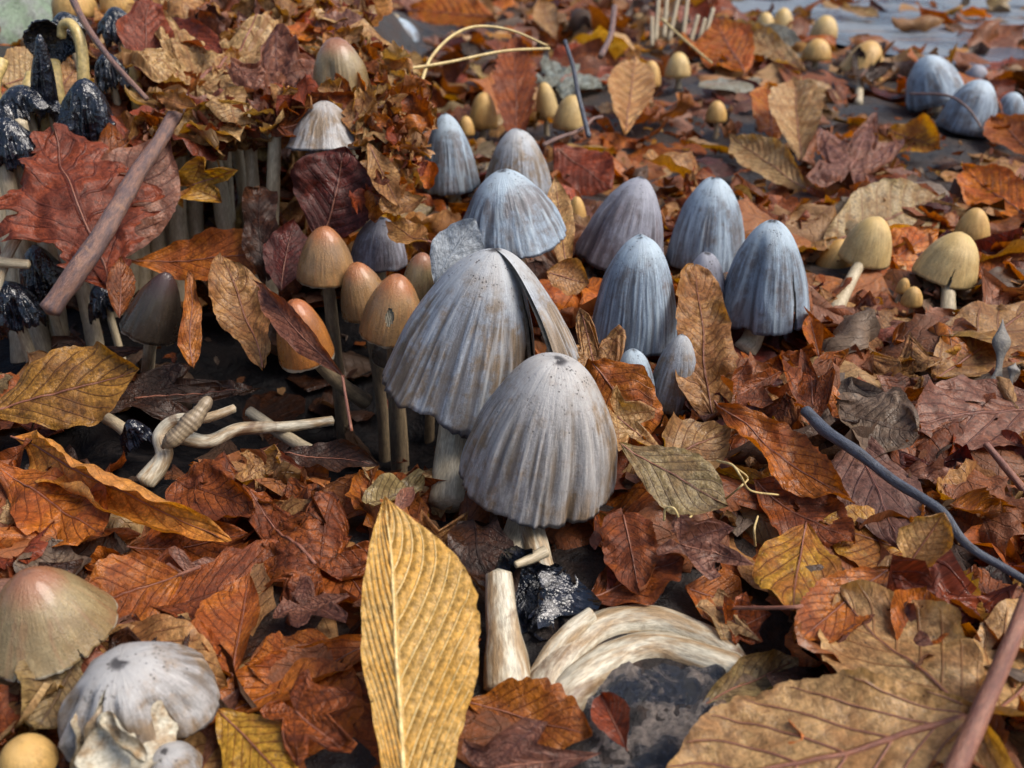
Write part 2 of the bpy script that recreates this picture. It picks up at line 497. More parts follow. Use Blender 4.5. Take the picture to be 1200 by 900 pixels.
def tube(P, rad, nseg=10, r=None, bumpy=0.0, closed=True, flat=1.0):
    """a tapering tube along points P (n,3); rad = radius per point. returns V,F,rest"""
    P = np.asarray(P, float); n = len(P)
    T = np.gradient(P, axis=0); T /= np.linalg.norm(T, axis=1)[:, None] + 1e-12
    ref = np.array([0.0, -1, 0.2]) if abs(T[:, 1]).max() < .9 else np.array([0, 0, 1.0])
    A = np.cross(T, ref); A /= np.linalg.norm(A, axis=1)[:, None] + 1e-12
    B = np.cross(T, A)
    th = np.linspace(0, 2 * np.pi, nseg, endpoint=False)
    s = np.concatenate([[0], np.cumsum(np.linalg.norm(np.diff(P, axis=0), axis=1))])
    rad = np.broadcast_to(np.asarray(rad, float), (n,))
    sd = 0.0 if r is None else r.random() * 40
    R = rad[:, None] * np.ones((1, nseg))
    if bumpy:
        R = R * (1 + bumpy * vnoise(th[None, :] * 3 / np.pi * 2, s[:, None] * 160, sd, None) + bumpy * .6 * vnoise(th[None, :] * 0, s[:, None] * 90, sd + 5))
    V = P[:, None] + A[:, None] * (R * np.cos(th))[..., None] + B[:, None] * (R * np.sin(th) * flat)[..., None]
    V = V.reshape(-1, 3)
    i = np.arange(n - 1)[:, None] * nseg; j = np.arange(nseg)[None, :]; j2 = (j + 1) % nseg
    F = np.stack([(i + j).ravel(), (i + j2).ravel(), (i + nseg + j2).ravel(), (i + nseg + j).ravel()], 1)
    rest = np.stack([np.cos(th)[None] * R * 100 + 0 * R, np.sin(th)[None] * R * 100, s[:, None] * 100 + 0 * R], -1).reshape(-1, 3) + sd
    if closed:
        V = np.vstack([V, P[:1] - T[:1] * rad[0] * .4, P[-1:] + T[-1:] * rad[-1] * .4])
        rest = np.vstack([rest, rest[:1], rest[-2:-1]])
        a, b = n * nseg, n * nseg + 1
        jj = np.arange(nseg)
        c1 = np.stack([np.full(nseg, a), (jj + 1) % nseg, jj, jj], 1)
        o = (n - 1) * nseg
        c2 = np.stack([np.full(nseg, b), o + jj, o + (jj + 1) % nseg, o + (jj + 1) % nseg], 1)
        F = np.vstack([F, c1, c2])
    return V, F, rest

def mesh_mixed(name, V, F, mat, attrs):
    """as mesh_np, for quads whose last two corners may coincide (caps of tubes)"""
    tri = F[:, 2] == F[:, 3]
    if not tri.any():
        return mesh_np(name, V, F, mat, attrs)
    T = np.vstack([F[~tri][:, [0, 1, 2]], F[~tri][:, [0, 2, 3]], F[tri][:, :3]])
    return mesh_np(name, V, T, mat, attrs)

def spline(pts, n=24):
    P = np.asarray(pts, float)
    if len(P) == 2:
        return P[0] + (P[1] - P[0]) * np.linspace(0, 1, n)[:, None]
    Q = np.vstack([2 * P[0] - P[1], P, 2 * P[-1] - P[-2]])
    out = []
    m = len(P) - 1
    for t in np.linspace(0, m - 1e-6, n):
        i = int(t); f = t - i
        a, b, c, d = Q[i], Q[i + 1], Q[i + 2], Q[i + 3]
        out.append(.5 * (2 * b + (c - a) * f + (2 * a - 5 * b + 4 * c - d) * f * f + (3 * b - a - 3 * c + d) * f ** 3))
    return np.array(out)

def hero_leaf(label, base, tip, wpx, col, face=0.35, roll=0.0, kind='long', name='fallen_leaf', res=1.0, seed=1, rib=True, stalk=None,
              veins=False, rib_r=None, group=None, ribmat=None, keep=True, cat='leaf', stalk_r=None, into=None, **kw):
    """a leaf between two places; wpx = its width as seen (pixels of the photo) at its own distance"""
    r = np.random.default_rng(seed * 77 + 5)
    # background leaves lie on the litter: take the depth at which the lower end meets the ground
    if base[2] >= .15 and tip[2] >= .15 and (base[0] + tip[0]) / 2 > 520 and (base[1] + tip[1]) / 2 < 300 and base[2] + tip[2] > .80:
        zlow = min(pt(*base)[2], pt(*tip)[2])
        if zlow > .016:
            g = (CAM_H - .012) / (CAM_H - zlow)
            base = (*base[:2], base[2] * g); tip = (*tip[:2], tip[2] * g)
    B, T = pt(*base), pt(*tip)
    mid = (B + T) / 2
    dep = (mid - CAMP) @ FWD
    W = wpx * dep / FPX
    Lc = np.linalg.norm(T - B)
    bend = kw.get('bend', 0.0)
    L = Lc if abs(bend) < .05 else Lc * (bend / 2) / math.sin(bend / 2)
    nu = int(np.clip(57 * res * L / .05, 24, 220)); nv = int(np.clip(36 * res * W / .03, 15, 150)) | 1
    kw['crumple'] = kw.get('crumple', .5) * 1.25
    V, F, rest, lc, axis = leaf_mesh(kind, L, W, nu, nv, r, **kw)
    up = np.array([0, 0, 1.0]); toc = unit(CAMP - mid)
    x = unit(T - B)
    nrm = up * (1 - face) + toc * face
    nrm = unit(nrm - x * (nrm @ x))
    y = np.cross(nrm, x)
    nrm = nrm * math.cos(math.radians(roll)) + y * math.sin(math.radians(roll))
    lb, lt = axis[0], axis[-1]
    lm = (lb + lt) / 2
    Wd = frame_map(V, lm, lt - lb, np.array([0, 0, 1.0]), mid, T - B, nrm)
    Ax = frame_map(axis, lm, lt - lb, np.array([0, 0, 1.0]), mid, T - B, nrm)
    org = Ax[0]
    if into is None:
        root = empty(name, org)
        tag(root, label, cat, group)
    else:
        root = into; org = np.array(into.location)
    me = mesh_np('blade', Wd - org, F, M_LEAF, leaf_attrs(len(V), rest, lc, col, r, 0.05))
    place('blade', me, root)
    if keep: remember(Wd)
    if rib:
        rr = rib_r or max(0.00028, W * 0.013)
        if kind == 'maple':
            k0 = int(len(Ax) * 0.04); A2 = Ax[k0:int(len(Ax) * .9)]
        else:
            A2 = Ax[: int(len(Ax) * .97)]
        tv, tf, tr = tube((A2 - org)[::2], np.linspace(rr, rr * .25, len(A2[::2])), 6)
        place('midrib', mesh_mixed('midrib', tv, tf, ribmat or M_STALK, {'rest': tr}), root)
    if veins:
        G = Wd.reshape(nu, nv, 3); nvn = kw.get('nvein', 9); sl = kw.get('slant', 2.6)
        TV, TF, TR, o2 = [], [], [], 0
        for sgn in (-1, 1):
            for m in range(-3, nvn):
                vs_ = np.linspace(0.01, .93, 26); us = np.full(26, .5)
                for _ in range(30):
                    us = np.clip((m + vs_ ** 1.15 * sl * (.55 + .45 * np.sin(np.pi * np.clip(us, 0, 1)) ** .5)) / nvn, 0, 1)
                ok = (us > .03) & (us < .97)
                if ok.sum() < 5: continue
                fu = us[ok] * (nu - 1); fv = (sgn * vs_[ok] * .5 + .5) * (nv - 1)
                i0 = np.minimum(fu.astype(int), nu - 2); j0 = np.minimum(fv.astype(int), nv - 2); a = (fu - i0)[:, None]; b = (fv - j0)[:, None]
                Q = G[i0, j0] * (1 - a) * (1 - b) + G[i0 + 1, j0] * a * (1 - b) + G[i0, j0 + 1] * (1 - a) * b + G[i0 + 1, j0 + 1] * a * b
                tv, tf, tr = tube(Q - org, np.linspace(veins, veins * .35, len(Q)), 6)
                TV.append(tv); TF.append(tf + o2); TR.append(tr); o2 += len(tv)
        place('vein_network', mesh_mixed('vein_network', np.vstack(TV), np.vstack(TF), ribmat or M_STALK, {'rest': np.vstack(TR)}), root)
    if stalk is not None:
        S = spline([Ax[1]] + [pt(*s) for s in stalk], 18) - org
        r0 = stalk_r or max(0.0005, W * .016)
        tv, tf, tr = tube(S, np.linspace(r0, r0 * 1.15, len(S)), 8, r, .06)
        place('stalk', mesh_mixed('stalk', tv, tf, ribmat or M_STALK, {'rest': tr}), root)
        if keep: remember(tv + org)
    return root

# ------------------------------------------------------------------ mushroom builder
def cap_profile(h, k, flare):
    return (1 - k) * np.sqrt(np.clip(1 - (1 - h) ** 2, 0, 1)) + k * np.clip(h, 0, 1) ** 0.72 + flare * np.clip(h, 0, 1.1) ** 7

def cap_part(C, ax, H, R, r, nth=220, ns=56, k=.35, flare=0.0, fold=.03, ridge=.012, wave=.03, rag=.012, t0=0.0, t1=360.0, tilt=0.0,
             splits=(), nridge=46, dent=0.0, thick=None, dents=(), hmax=1.0, pits=()):
    """returns outer surface (with rim) and gill surface of a bell cap"""
    sd = r.random() * 30
    e1 = np.array([0, 1.0, 0]); e1 = unit(e1 - ax * (e1 @ ax)); e2 = np.cross(ax, e1)
    s = np.linspace(0, 1, ns) ** 1.0
    th = np.radians(np.linspace(t0, t1, nth))
    full = abs(t1 - t0 - 360) < 1e-6
    S, TH = np.meshgrid(s, th, indexing='ij')
    h = S ** 1.55 * hmax
    tt = TH / (2 * np.pi)
    hm = 1 + wave * vnoise(tt * 7, 0 * tt, sd, 7) + rag * vnoise(tt * 37, 0 * tt, sd + 2, 37) + rag * .8 * vnoise(tt * 90, 0 * tt, sd + 3, 90)
    hh = h * (1 + (hm - 1) * sstep(.55, 1, h))
    rr = cap_profile(hh, k, flare)
    warp = .4 * vnoise(tt * 6, h * 2.5, sd + 9, 6)
    f1 = vnoise(tt * 9 + .25 * warp, h * 1.2, sd + 1, 9)
    f2 = vnoise(tt * nridge + warp, h * 1.6, sd + 5, nridge)
    f3 = vnoise(tt * nridge * 2 + warp, h * 2.5, sd + 6, nridge * 2)
    f2 = 1 - 2.2 * np.abs(f2)
    g = fold * sstep(.05, .7, h) * (1 - 2 * np.abs(f1)) + ridge * sstep(.12, .5, h) * (f2 + .6 * f3)
    g = g + 0.018 * vnoise(tt * 5, h * 4, sd + 7, 5)
    for (tc, wd, dp, h0) in dents:                        # creases pressed in along a line from crown to margin
        dt = (np.degrees(TH) - tc + 180) % 360 - 180
        g = g - dp * np.exp(-(dt / wd) ** 2) * sstep(h0, h0 + .3, h)
    rr = rr * (1 + g)
    zz = (1 - hh) + 0.03 * dent * np.exp(-(S / .12) ** 2) * -1 + .012 * vnoise(tt * 6, h * 5, sd + 8, 6) * (S > 0)
    thk = thick if thick else 0.045 * R
    def world(rad, z):
        Pl = np.stack([rad * np.cos(TH), rad * np.sin(TH), z], -1)
        if tilt:
            tm = math.radians((t0 + t1) / 2)
            o = np.array([math.cos(tm), math.sin(tm), 0])
            axv = np.cross(np.array([0, 0, 1.0]), o)
            piv = np.array([0, 0, H * .97])
            q = Pl - piv; a = -math.radians(tilt)
            c, sn = math.cos(a), math.sin(a)
            q = q * c + np.cross(axv, q) * sn + axv * ((q @ axv) * (1 - c))[..., None]
            Pl = q + piv
        return Pl[..., :1] * e1 + Pl[..., 1:2] * e2 + Pl[..., 2:] * ax + C
    Wo = world(rr * R, zz * H)
    # rim: turn the margin inwards
    rin = np.clip(rr * R - thk, 0, None)
    Wi = world(rin, zz * H - thk * .3)
    V = np.concatenate([Wo, Wi[-1:], Wi[-4:-3]], 0)
    ccg = np.stack([tt, hh, 0 * tt + sd], -1)
    cc = np.concatenate([ccg, ccg[-1:], ccg[-1:]], 0).reshape(-1, 3)
    rest = np.concatenate([Wo, Wi[-1:], Wi[-4:-3]], 0).reshape(-1, 3) * 100 + sd
    gv = (f2 + .6 * f3) * sstep(.12, .5, h); gv = np.stack([gv, f1, 0 * gv], -1); gv = np.concatenate([gv, gv[-1:], gv[-1:]], 0).reshape(-1, 3)
    cap_part.grv = gv
    F = gridF(ns + 2, nth)[:, ::-1]
    fh = np.concatenate([hh, hh[-1:], hh[-1:]], 0).ravel(); fth = np.degrees(np.concatenate([TH, TH[-1:], TH[-1:]], 0)).ravel()
    cut = np.zeros(len(F), bool); ct2 = None
    for (tc, wd, dp) in splits:
        for arr, ff, hv, tv in ((cut, F, fh, fth),):
            fhm = hv[ff].mean(1); ftm = tv[ff].mean(1)
            arr |= np.abs(ftm - tc) < wd * np.clip((fhm - (1 - dp)) / dp, 0, 1) * (1 + .25 * vnoise(fhm * 20, 0 * fhm, sd))
    for (tc, wt, hc, wh) in pits:
        for arr, ff, hv, tv in ((cut, F, fh, fth),):
            fhm = hv[ff].mean(1); ftm = tv[ff].mean(1)
            arr |= ((ftm - tc) / wt) ** 2 + ((fhm - hc) / wh) ** 2 < 1
    F = F[~cut]
    # gills: pleated underside
    zig = np.where(np.arange(nth) % 2 == 0, 0.0, 1.0)[None, :] * thk * .9 * sstep(.1, .4, h)
    Wg = world(np.clip(rin - zig, 0, None), zz * H - thk * .35)
    sel = np.unique(np.linspace(0, ns - 1, 10).astype(int))
    Fi = gridF(len(sel), nth); hs_ = hh[sel].ravel(); ts_ = np.degrees(TH)[sel].ravel(); keep = np.ones(len(Fi), bool)
    for (tc, wd, dp) in splits:
        a_, b_ = hs_[Fi].mean(1), ts_[Fi].mean(1)
        keep &= ~(np.abs(b_ - tc) < wd * np.clip((a_ - (1 - dp)) / dp, 0, 1))
    return V.reshape(-1, 3), F, cc, rest, Wg[sel].reshape(-1, 3), Fi[keep], rest[: ns * nth].reshape(ns, nth, 3)[sel].reshape(-1, 3)

CAPCOL = {   # main, streak, crown
 'grey':  ((.28, .305, .345), (.21, .155, .105), (.42, .435, .45)),
 'blue':  ((.24, .30, .37), (.155, .15, .16), (.40, .49, .56)),
 'violet': ((.23, .23, .27), (.145, .125, .14), (.32, .33, .38)),
 'cream': ((.30, .285, .275), (.21, .145, .088), (.42, .41, .40)),
 'yellow': ((.58, .36, .12), (.50, .28, .085), (.60, .36, .11)),
 'straw': ((.60, .43, .19), (.52, .35, .14), (.62, .42, .15)),
 'brown': ((.33, .185, .075), (.25, .14, .06), (.36, .115, .03)),
 'orange': ((.38, .145, .032), (.28, .10, .024), (.36, .10, .022)),
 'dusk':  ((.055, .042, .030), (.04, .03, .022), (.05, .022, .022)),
 'olive': ((.30, .225, .115), (.24, .165, .075), (.28, .10, .05)),
 'ink':   ((.012, .016, .026), (.01, .012, .02), (.02, .025, .035)),
}

def ground_z(x, y):
    x = np.asarray(x, float); y = np.asarray(y, float)
    z = 0.006 * fbm(x * 14, y * 14, 2.0, 3) + 0.004 * vnoise(x * 45, y * 45, 5)
    z = z - 0.042 * np.exp(-(((x + .062) / .070) ** 2 + ((y - .310) / .058) ** 2))          # the hollow
    z = z - 0.012 * np.exp(-(((x + .16) / .08) ** 2 + ((y - .36) / .06) ** 2))
    z = z + 0.022 * np.exp(-(((x + .0) / .07) ** 2 + ((y - .47) / .07) ** 2))                # under the grey caps behind
    z = z + 0.080 * sstep(.44, .54, y) * sstep(-.085, -.15, x) * sstep(1.4, .8, y)            # bank behind the leaf roof, raised to shut out light from behind
    z = z - 0.012 * np.exp(-(((x - .035) / .035) ** 2 + ((y - .235) / .025) ** 2))
    return z * sstep(3.0, 1.5, np.hypot(x, y))

def mushroom(label, top, bot, w, d, col, mat=None, base=None, name='ink_cap_mushroom', seed=1, dy=0.0, stem_r=None, group=None, flap=None,
             gill=None, stem_mat=None, cat='mushroom', stem=True, keep=True, lo=False, flesh=None, **kw):
    """top = crown, bot = lowest visible point of the margin (both in photo pixels), w = cap width in pixels, d = depth"""
    r = np.random.default_rng(seed * 31 + 7)
    if (lo or bot[0] > 940) and bot[0] > 430 and bot[1] < 350:          # small caps sit low in the litter
        d = max(d, (CAM_H - .013) / -ray(*bot)[2])
        if base is not None: base = (base[0], base[1], .004)
    R = w / 2 * d / FPX
    Fp = pt(bot[0], bot[1], d)
    C = Fp + np.array([0, R * .92, 0])
    rt = ray(*top)
    t = (C[1] + dy - CAMP[1]) / rt[1]
    A = CAMP + rt * t
    H = np.linalg.norm(A - C); ax = (A - C) / H
    gz = float(ground_z(C[0], C[1]))
    if base is not None:
        Bp = pt(*base)
    else:
        Bp = np.array([C[0] + ax[0] * -.25 * C[2], C[1], gz - .004])
    org = np.array([Bp[0], Bp[1], Bp[2]])
    root = empty(name, org)
    tag(root, label, cat, group)
    mat = mat or M_GREY
    sc = (.55 if lo else 1.0) * np.clip(w / 110, .45, 1.25)
    if mat is M_INK: sc = max(sc, .85)
    nth = int(270 * sc) | 1; ns = int(42 * sc)
    kk = dict(kw)
    main = dict(kk)
    V, F, cc, rest, Vg, Fg, rg = cap_part(C, ax, H, R, r, nth=nth, ns=ns, **main)
    c = CAPCOL[col]
    n = len(V)
    at = {'cc': cc, 'grv': cap_part.grv, 'rest': rest, 'tint': col4(c[0], n), 'tint2': col4(c[1], n), 'veinc': col4(c[2], n)}
    co = place('cap', mesh_np('cap', V - org, F, mat, at), root)
    if keep: remember(V)
    place('gills', mesh_np('gills', Vg - org, Fg[:, ::-1], gill or M_GILL, {'rest': rg}, smooth=False), co)
    if flap:
        r2 = np.random.default_rng(seed * 31 + 7)
        kf = dict(kk); kf.update(t0=flap['t0'], t1=flap['t1'], tilt=flap['tilt'], hmax=flap.get('hmax', 1))
        kf['splits'] = ()
        V, F, cc, rest, Vg, Fg, rg = cap_part(C, ax, H, R, r2, nth=max(24, nth // 4), ns=ns, **kf)
        n = len(V)
        at = {'cc': cc, 'grv': cap_part.grv, 'rest': rest, 'tint': col4(c[0], n), 'tint2': col4(c[1], n), 'veinc': col4(c[2], n)}
        fo = place('split_flap', mesh_np('split_flap', V - org, F, mat, at), root)
        place('gills', mesh_np('gills', Vg - org, Fg[:, ::-1], gill or M_GILL, {'rest': rg}, smooth=False), fo)
        if keep: remember(V)
    CAPS.append((C, ax, H, R))
    if stem:
        sr = stem_r or R * .24
        top_s = C + ax * H * .8
        P = spline([Bp, Bp * .55 + C * .45 + (C - Bp) * .0 + np.array([r.normal(0, .0012), 0, 0]), C + ax * H * .25, top_s], 26)
        tv, tf, tr = tube(P, np.linspace(sr * 1.15, sr * .72, 26), 14, r, .025)
        place('stem', mesh_mixed('stem', tv - org, tf, stem_mat or M_STEM, {'rest': tr}), root)
        if keep: remember(tv[tv[:, 2] > gz + .004] if (tv[:, 2] > gz + .004).any() else tv)
    return root

def rod(name, label, pts, r0, r1, mat, cat, seed=1, bumpy=.08, n=40, seg=10, group=None, kind=None, flat=1.0, keep=True, wig=0.0):
    r = np.random.default_rng(seed + 400)
    P = spline([pt(*p) for p in pts], n)
    if wig:
        s = np.linspace(0, 6, n)
        P = P + wig * np.stack([vnoise(s, s * 0, seed), vnoise(s, s * 0 + 9, seed), vnoise(s, s * 0 + 19, seed)], 1)
    org = P[0].copy()
    tv, tf, tr = tube(P - org, np.linspace(r0, r1, n), seg, r, bumpy, flat=flat)
    o = place(name, mesh_mixed(name, tv, tf, mat, {'rest': tr}), None, org)
    tag(o, label, cat, group, kind)
    if keep: remember(tv + org)
    return o

# ------------------------------------------------------------------ the setting
def axis_pts(a, b, n, far, m=14):
    c = np.linspace(a, b, n)
    g = np.geomspace(0.05, far, m)
    return np.concatenate([a - g[::-1], c, b + g])
gx = axis_pts(-.75, .75, 190, 120); gy = axis_pts(.05, 1.5, 190, 120)
GX, GY = np.meshgrid(gx, gy, indexing='ij')
GV = np.stack([GX, GY, ground_z(GX, GY)], -1).reshape(-1, 3)
k = N('leaf_mould_soil')
rs = k.attr('rest')
a = k.noise(rs, 0.35, 6, 0.65, 0.3); b = k.noise(rs, 3.0, 5, 0.7)
near = k.mix(k.ss(a, 0.42, 0.62), (0.010, 0.008, 0.008), (0.035, 0.018, 0.011))
near = k.scale(near, k.ss(b, 0.3, 0.7, 0.5, 1.6))
M_SOIL = k.done(k.principled(near, k.ss(a, .35, .65, .35, .7), k.bump(k.math('ADD', b, a), 0.004, 0.9), 0.5))
me = mesh_np('ground', GV, gridF(len(gx), len(gy))[:, ::-1], M_SOIL, {'rest': GV * 100})
tag(place('ground', me), kind='structure')

k = N('inky_shade_mud')  # inky mud, its colour taken near-black to stand in for the hollow's shade
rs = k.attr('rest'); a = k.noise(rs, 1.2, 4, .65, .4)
M_SHADE_MUD = k.done(k.principled(k.mix(k.ss(a, .42, .62), (0.0035, 0.0035, 0.0045), (0.010, 0.008, 0.008)), k.ss(a, .35, .65, .5, .8), k.bump(a, .003, .9), .12))
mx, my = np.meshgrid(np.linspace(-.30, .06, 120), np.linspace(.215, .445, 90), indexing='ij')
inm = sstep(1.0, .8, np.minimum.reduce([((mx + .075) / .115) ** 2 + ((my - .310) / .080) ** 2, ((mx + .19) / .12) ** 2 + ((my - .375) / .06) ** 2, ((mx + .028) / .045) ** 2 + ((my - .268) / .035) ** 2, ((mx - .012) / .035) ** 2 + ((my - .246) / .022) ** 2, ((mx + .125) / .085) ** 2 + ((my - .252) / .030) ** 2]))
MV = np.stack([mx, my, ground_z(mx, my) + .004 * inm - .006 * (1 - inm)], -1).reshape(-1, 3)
tag(place('shade_black_mud', mesh_np('shade_black_mud', MV, gridF(120, 90)[:, ::-1], M_SHADE_MUD, {'rest': MV * 100})), kind='structure')

# wet road behind, on the right
k = N('wet_asphalt')
rs = k.attr('rest')
a = k.noise(rs, 0.09, 4, 0.6, 0.5); b = k.noise(rs, 2.2, 4, 0.7); c2 = k.noise(k.vmath('MULTIPLY', rs, (0.3, 1, 1)), 0.12, 4, .6, .8)
cc = k.mix(k.ss(a, .4, .62), (0.075, 0.095, 0.125), (0.16, 0.18, 0.20))
cc = k.mix(k.ss(c2, .56, .66), cc, (0.20, 0.13, 0.085))
cc = k.scale(cc, k.ss(b, .3, .7, .75, 1.25))
M_ROAD = k.done(k.principled(cc, k.ss(a, .38, .6, .12, .45), k.bump(b, 0.002, 0.6), 0.5))
e = [(0.245, 1.60), (0.30, 1.25), (0.40, 1.02), (0.53, 0.86), (0.72, 0.72), (1.3, 0.40)]
left = np.array([(0.20, 3.0), (0.0, 60.0)][::-1] + e)
far = np.stack([np.full(len(left), 60.0), left[:, 1]], 1)
nx = 30
f = np.geomspace(0.004, 1, nx); f[0] = 0
RV = np.array([[p[0] + (q[0] - p[0]) * t, p[1], 0.006] for p, q in zip(left, far) for t in f])
me = mesh_np('road', RV, gridF(len(left), nx), M_ROAD, {'rest': RV * 100})
tag(place('road', me), kind='structure')

# mossy stone, far left behind the black caps
def lump(name, label, cat, ctr, rad, mat, seed, rough=.22, n=40, sq=(1, 1, 1), **kw):
    r = np.random.default_rng(seed)
    u = np.linspace(0, np.pi, n); v = np.linspace(0, 2 * np.pi, n * 2)
    U, Vv = np.meshgrid(u, v, indexing='ij')
    D = np.stack([np.sin(U) * np.cos(Vv), np.sin(U) * np.sin(Vv), np.cos(U)], -1)
    s = r.random() * 20
    q = 1 + rough * (fbm(D[..., 0] * 1.6 + 5, D[..., 1] * 1.6 + D[..., 2] * 1.1, s, 3) + .35 * fbm(D[..., 0] * 5 + D[..., 2] * 3, D[..., 1] * 5 - D[..., 2] * 2, s + 3, 3))
    P = (D * q[..., None] * np.array(sq) * rad).reshape(-1, 3)
    o = place(name, mesh_np(name, P, gridF(n, n * 2), mat, {'rest': P * 100 + s}), None, ctr)
    tag(o, label, cat, **kw)
    remember(P + ctr)
    return o
M_MOSS = mat_simple('mossy_stone', (0.16, 0.22, 0.15), (0.20, 0.22, 0.20), 0.9, (0.6, 0.85), 0.0015, dark=(0.07, 0.12, 0.05))
lump('mossy_stone', 'green mossy stone behind the black inky caps', 'stone', pt(-18, 18, .62), .062, M_MOSS, 4, .2, sq=(1, .9, .85))

# ------------------------------------------------------------------ grey ink caps
BL = dict(k=.30, fold=.03, ridge=.011)
mushroom('broad grey bell cap with a flecked crown above the fallen white stem', (655, 417), (632, 613), 190, .253, 'cream', seed=1, k=.22,
         fold=.035, ridge=.024, nridge=62, wave=.035, base=(600, 655, .003), stem_r=.0052, dents=[(205, 7, .07, .1), (222, 5, .05, .15), (236, 7, .06, .1), (188, 4, .03, .3)], dent=1)
mushroom('tallest grey cap split open down one side with a hanging flap', (580, 292), (532, 497), 184, .283, 'grey', seed=2, k=.42, flare=.04,
         fold=.035, ridge=.020, nridge=76, wave=.05, rag=.02, base=(527, 592, .0), stem_r=.0062,
         splits=[(250, 24, .82)], flap=dict(t0=226, t1=282, tilt=22, hmax=.74), dents=[(212, 5, .10, .2), (200, 4, .05, .3), (150, 6, .03, .4)], stem_mat=M_STEM)
mushroom('wide conical blue-grey cap behind the split tall cap', (588, 199), (600, 303), 138, .365, 'blue', seed=3, k=.55, fold=.04, ridge=.02, nridge=54, wave=.03)
mushroom('blue-grey cap leaning against the crumbling leaf heap', (522, 133), (527, 229), 68, .465, 'blue', seed=4, k=.35, fold=.02, ridge=.02, nridge=48)
mushroom('brown-streaked grey cap behind the wide conical cap', (606, 151), (606, 246), 84, .455, 'grey', seed=5, k=.2, fold=.05, ridge=.012, dents=[(235, 10, .06, .1)])
mushroom('violet-grey cap leaning outward at the back of the cluster', (752, 208), (730, 320), 108, .405, 'violet', seed=6, k=.5, fold=.03, ridge=.012, dents=[(120, 8, .08, .1)])
mushroom('pale blue cap at the back of the cluster beside the violet cap', (838, 208), (834, 322), 94, .42, 'blue', seed=7, k=.25, fold=.025, ridge=.014, nridge=60)
mushroom('ribbed blue-grey cap in front of the violet cap', (752, 275), (748, 416), 104, .345, 'blue', seed=8, k=.18, fold=.02, ridge=.018, nridge=64, dent=.5)
mushroom('blue-grey cap with a deep dark fold beside the rust leaves', (905, 258), (905, 393), 106, .36, 'blue', seed=9, k=.28, fold=.03, ridge=.012,
         splits=[(212, 4.5, .62)], dents=[(138, 15, .26, .02), (212, 10, .07, .2)], base=(872, 412, .004))
mushroom('small smooth violet cap behind the upright tan leaf', (829, 296), (826, 405), 64, .375, 'violet', seed=10, k=.1, fold=.015, ridge=.006)
mushroom('low blue cap half buried under ochre leaf scraps', (742, 410), (742, 492), 62, .325, 'blue', seed=11, k=.1, fold=.015, ridge=.010)
mushroom('low brown-streaked grey cap below the ribbed blue cap', (800, 392), (790, 488), 62, .328, 'grey', seed=12, k=.3, fold=.03, ridge=.008)
mushroom('dark spotted cap under the leaf heap behind the brown caps', (447, 255), (440, 318), 66, .375, 'violet', seed=13, k=.1, fold=.05, ridge=.012)
mushroom('small tan cap with a peeling grey skin behind the tall split cap', (548, 262), (535, 345), 58, .33, 'olive', M_BRN, seed=14, k=.4, fold=.05, ridge=.01)
mushroom('striped blue-grey cap lying at the road edge', (1085, 66), (1108, 122), 66, .70, 'blue', seed=15, k=.2, fold=.02, ridge=.02, nridge=30, lo=True)
mushroom('smooth blue-grey cap in front of the striped cap by the road', (1152, 93), (1142, 160), 64, .67, 'blue', seed=16, k=.1, fold=.02, ridge=.012, lo=True)
mushroom('small dark blue cap behind the smooth cap by the road', (1148, 76), (1148, 98), 28, .76, 'violet', seed=17, k=.1, lo=True)
mushroom('bright blue cap crowded against the smooth cap by the road', (1188, 108), (1190, 140), 34, .70, 'blue', seed=18, k=.1, lo=True)
mushroom('pale grey cap lying far behind the leaf heap', (462, 20), (458, 50), 62, .80, 'blue', seed=19, k=.1, lo=True)

# ------------------------------------------------------------------ young and brown caps
Y = dict(mat=M_YEL, name='young_mushroom', fold=.012, ridge=.003, gill=M_PGILL)
mushroom('closed tan egg-shaped cap beside the brown-streaked grey cap', (567, 108), (566, 152), 34, .50, 'yellow', seed=21, k=0, lo=True, **Y)
mushroom('tiny tan cap tucked beside the closed egg-shaped cap', (546, 136), (546, 160), 20, .49, 'yellow', seed=22, k=0, lo=True, **Y)
mushroom('slender cream button leaning left behind the red serrated leaf', (637, 96), (643, 140), 27, .53, 'straw', seed=23, k=0, lo=True, **Y)
mushroom('plump cream button beside the dark standing twig', (672, 111), (667, 154), 38, .52, 'straw', seed=24, k=0, lo=True, **Y)
mushroom('single tan button beside the pale rolled leaf edge', (676, 230), (676, 280), 27, .425, 'yellow', seed=25, k=0, lo=True, **Y)
mushroom('small tan cap below the rolled ribbed leaf tip', (764, 71), (763, 102), 26, .62, 'yellow', seed=26, k=.1, lo=True, **Y)
mushroom('small grey-edged tan cap on a thin stem near thin stalks', (796, 61), (796, 92), 31, .62, 'straw', seed=27, k=.1, lo=True, **Y)
mushroom('lone tan button among the maroon leaves', (841, 118), (841, 144), 25, .60, 'yellow', seed=28, k=0, lo=True, **Y)
mushroom('tan button at the road edge, first of three', (898, 14), (898, 40), 24, .95, 'straw', seed=29, k=.0, lo=True, **Y)
mushroom('taller tan button at the road edge, between its two neighbours', (919, 9), (919, 38), 26, .97, 'straw', seed=30, k=.0, lo=True, **Y)
mushroom('rounded tan cap above the low twin button by the road', (970, 18), (969, 46), 32, .88, 'straw', seed=31, k=.0, lo=True, **Y)
mushroom('low twin tan button under the rounded cap by the road', (960, 45), (961, 72), 34, .80, 'yellow', seed=32, k=.0, lo=True, **Y)
mushroom('open tan cap with a bent stem standing in a hollow leaf', (1024, 48), (1015, 92), 50, .66, 'yellow', seed=33, k=.25, base=(1006, 122, .005), stem_r=.0032, flare=.1,
         splits=[(178, 15, .5)], **Y)
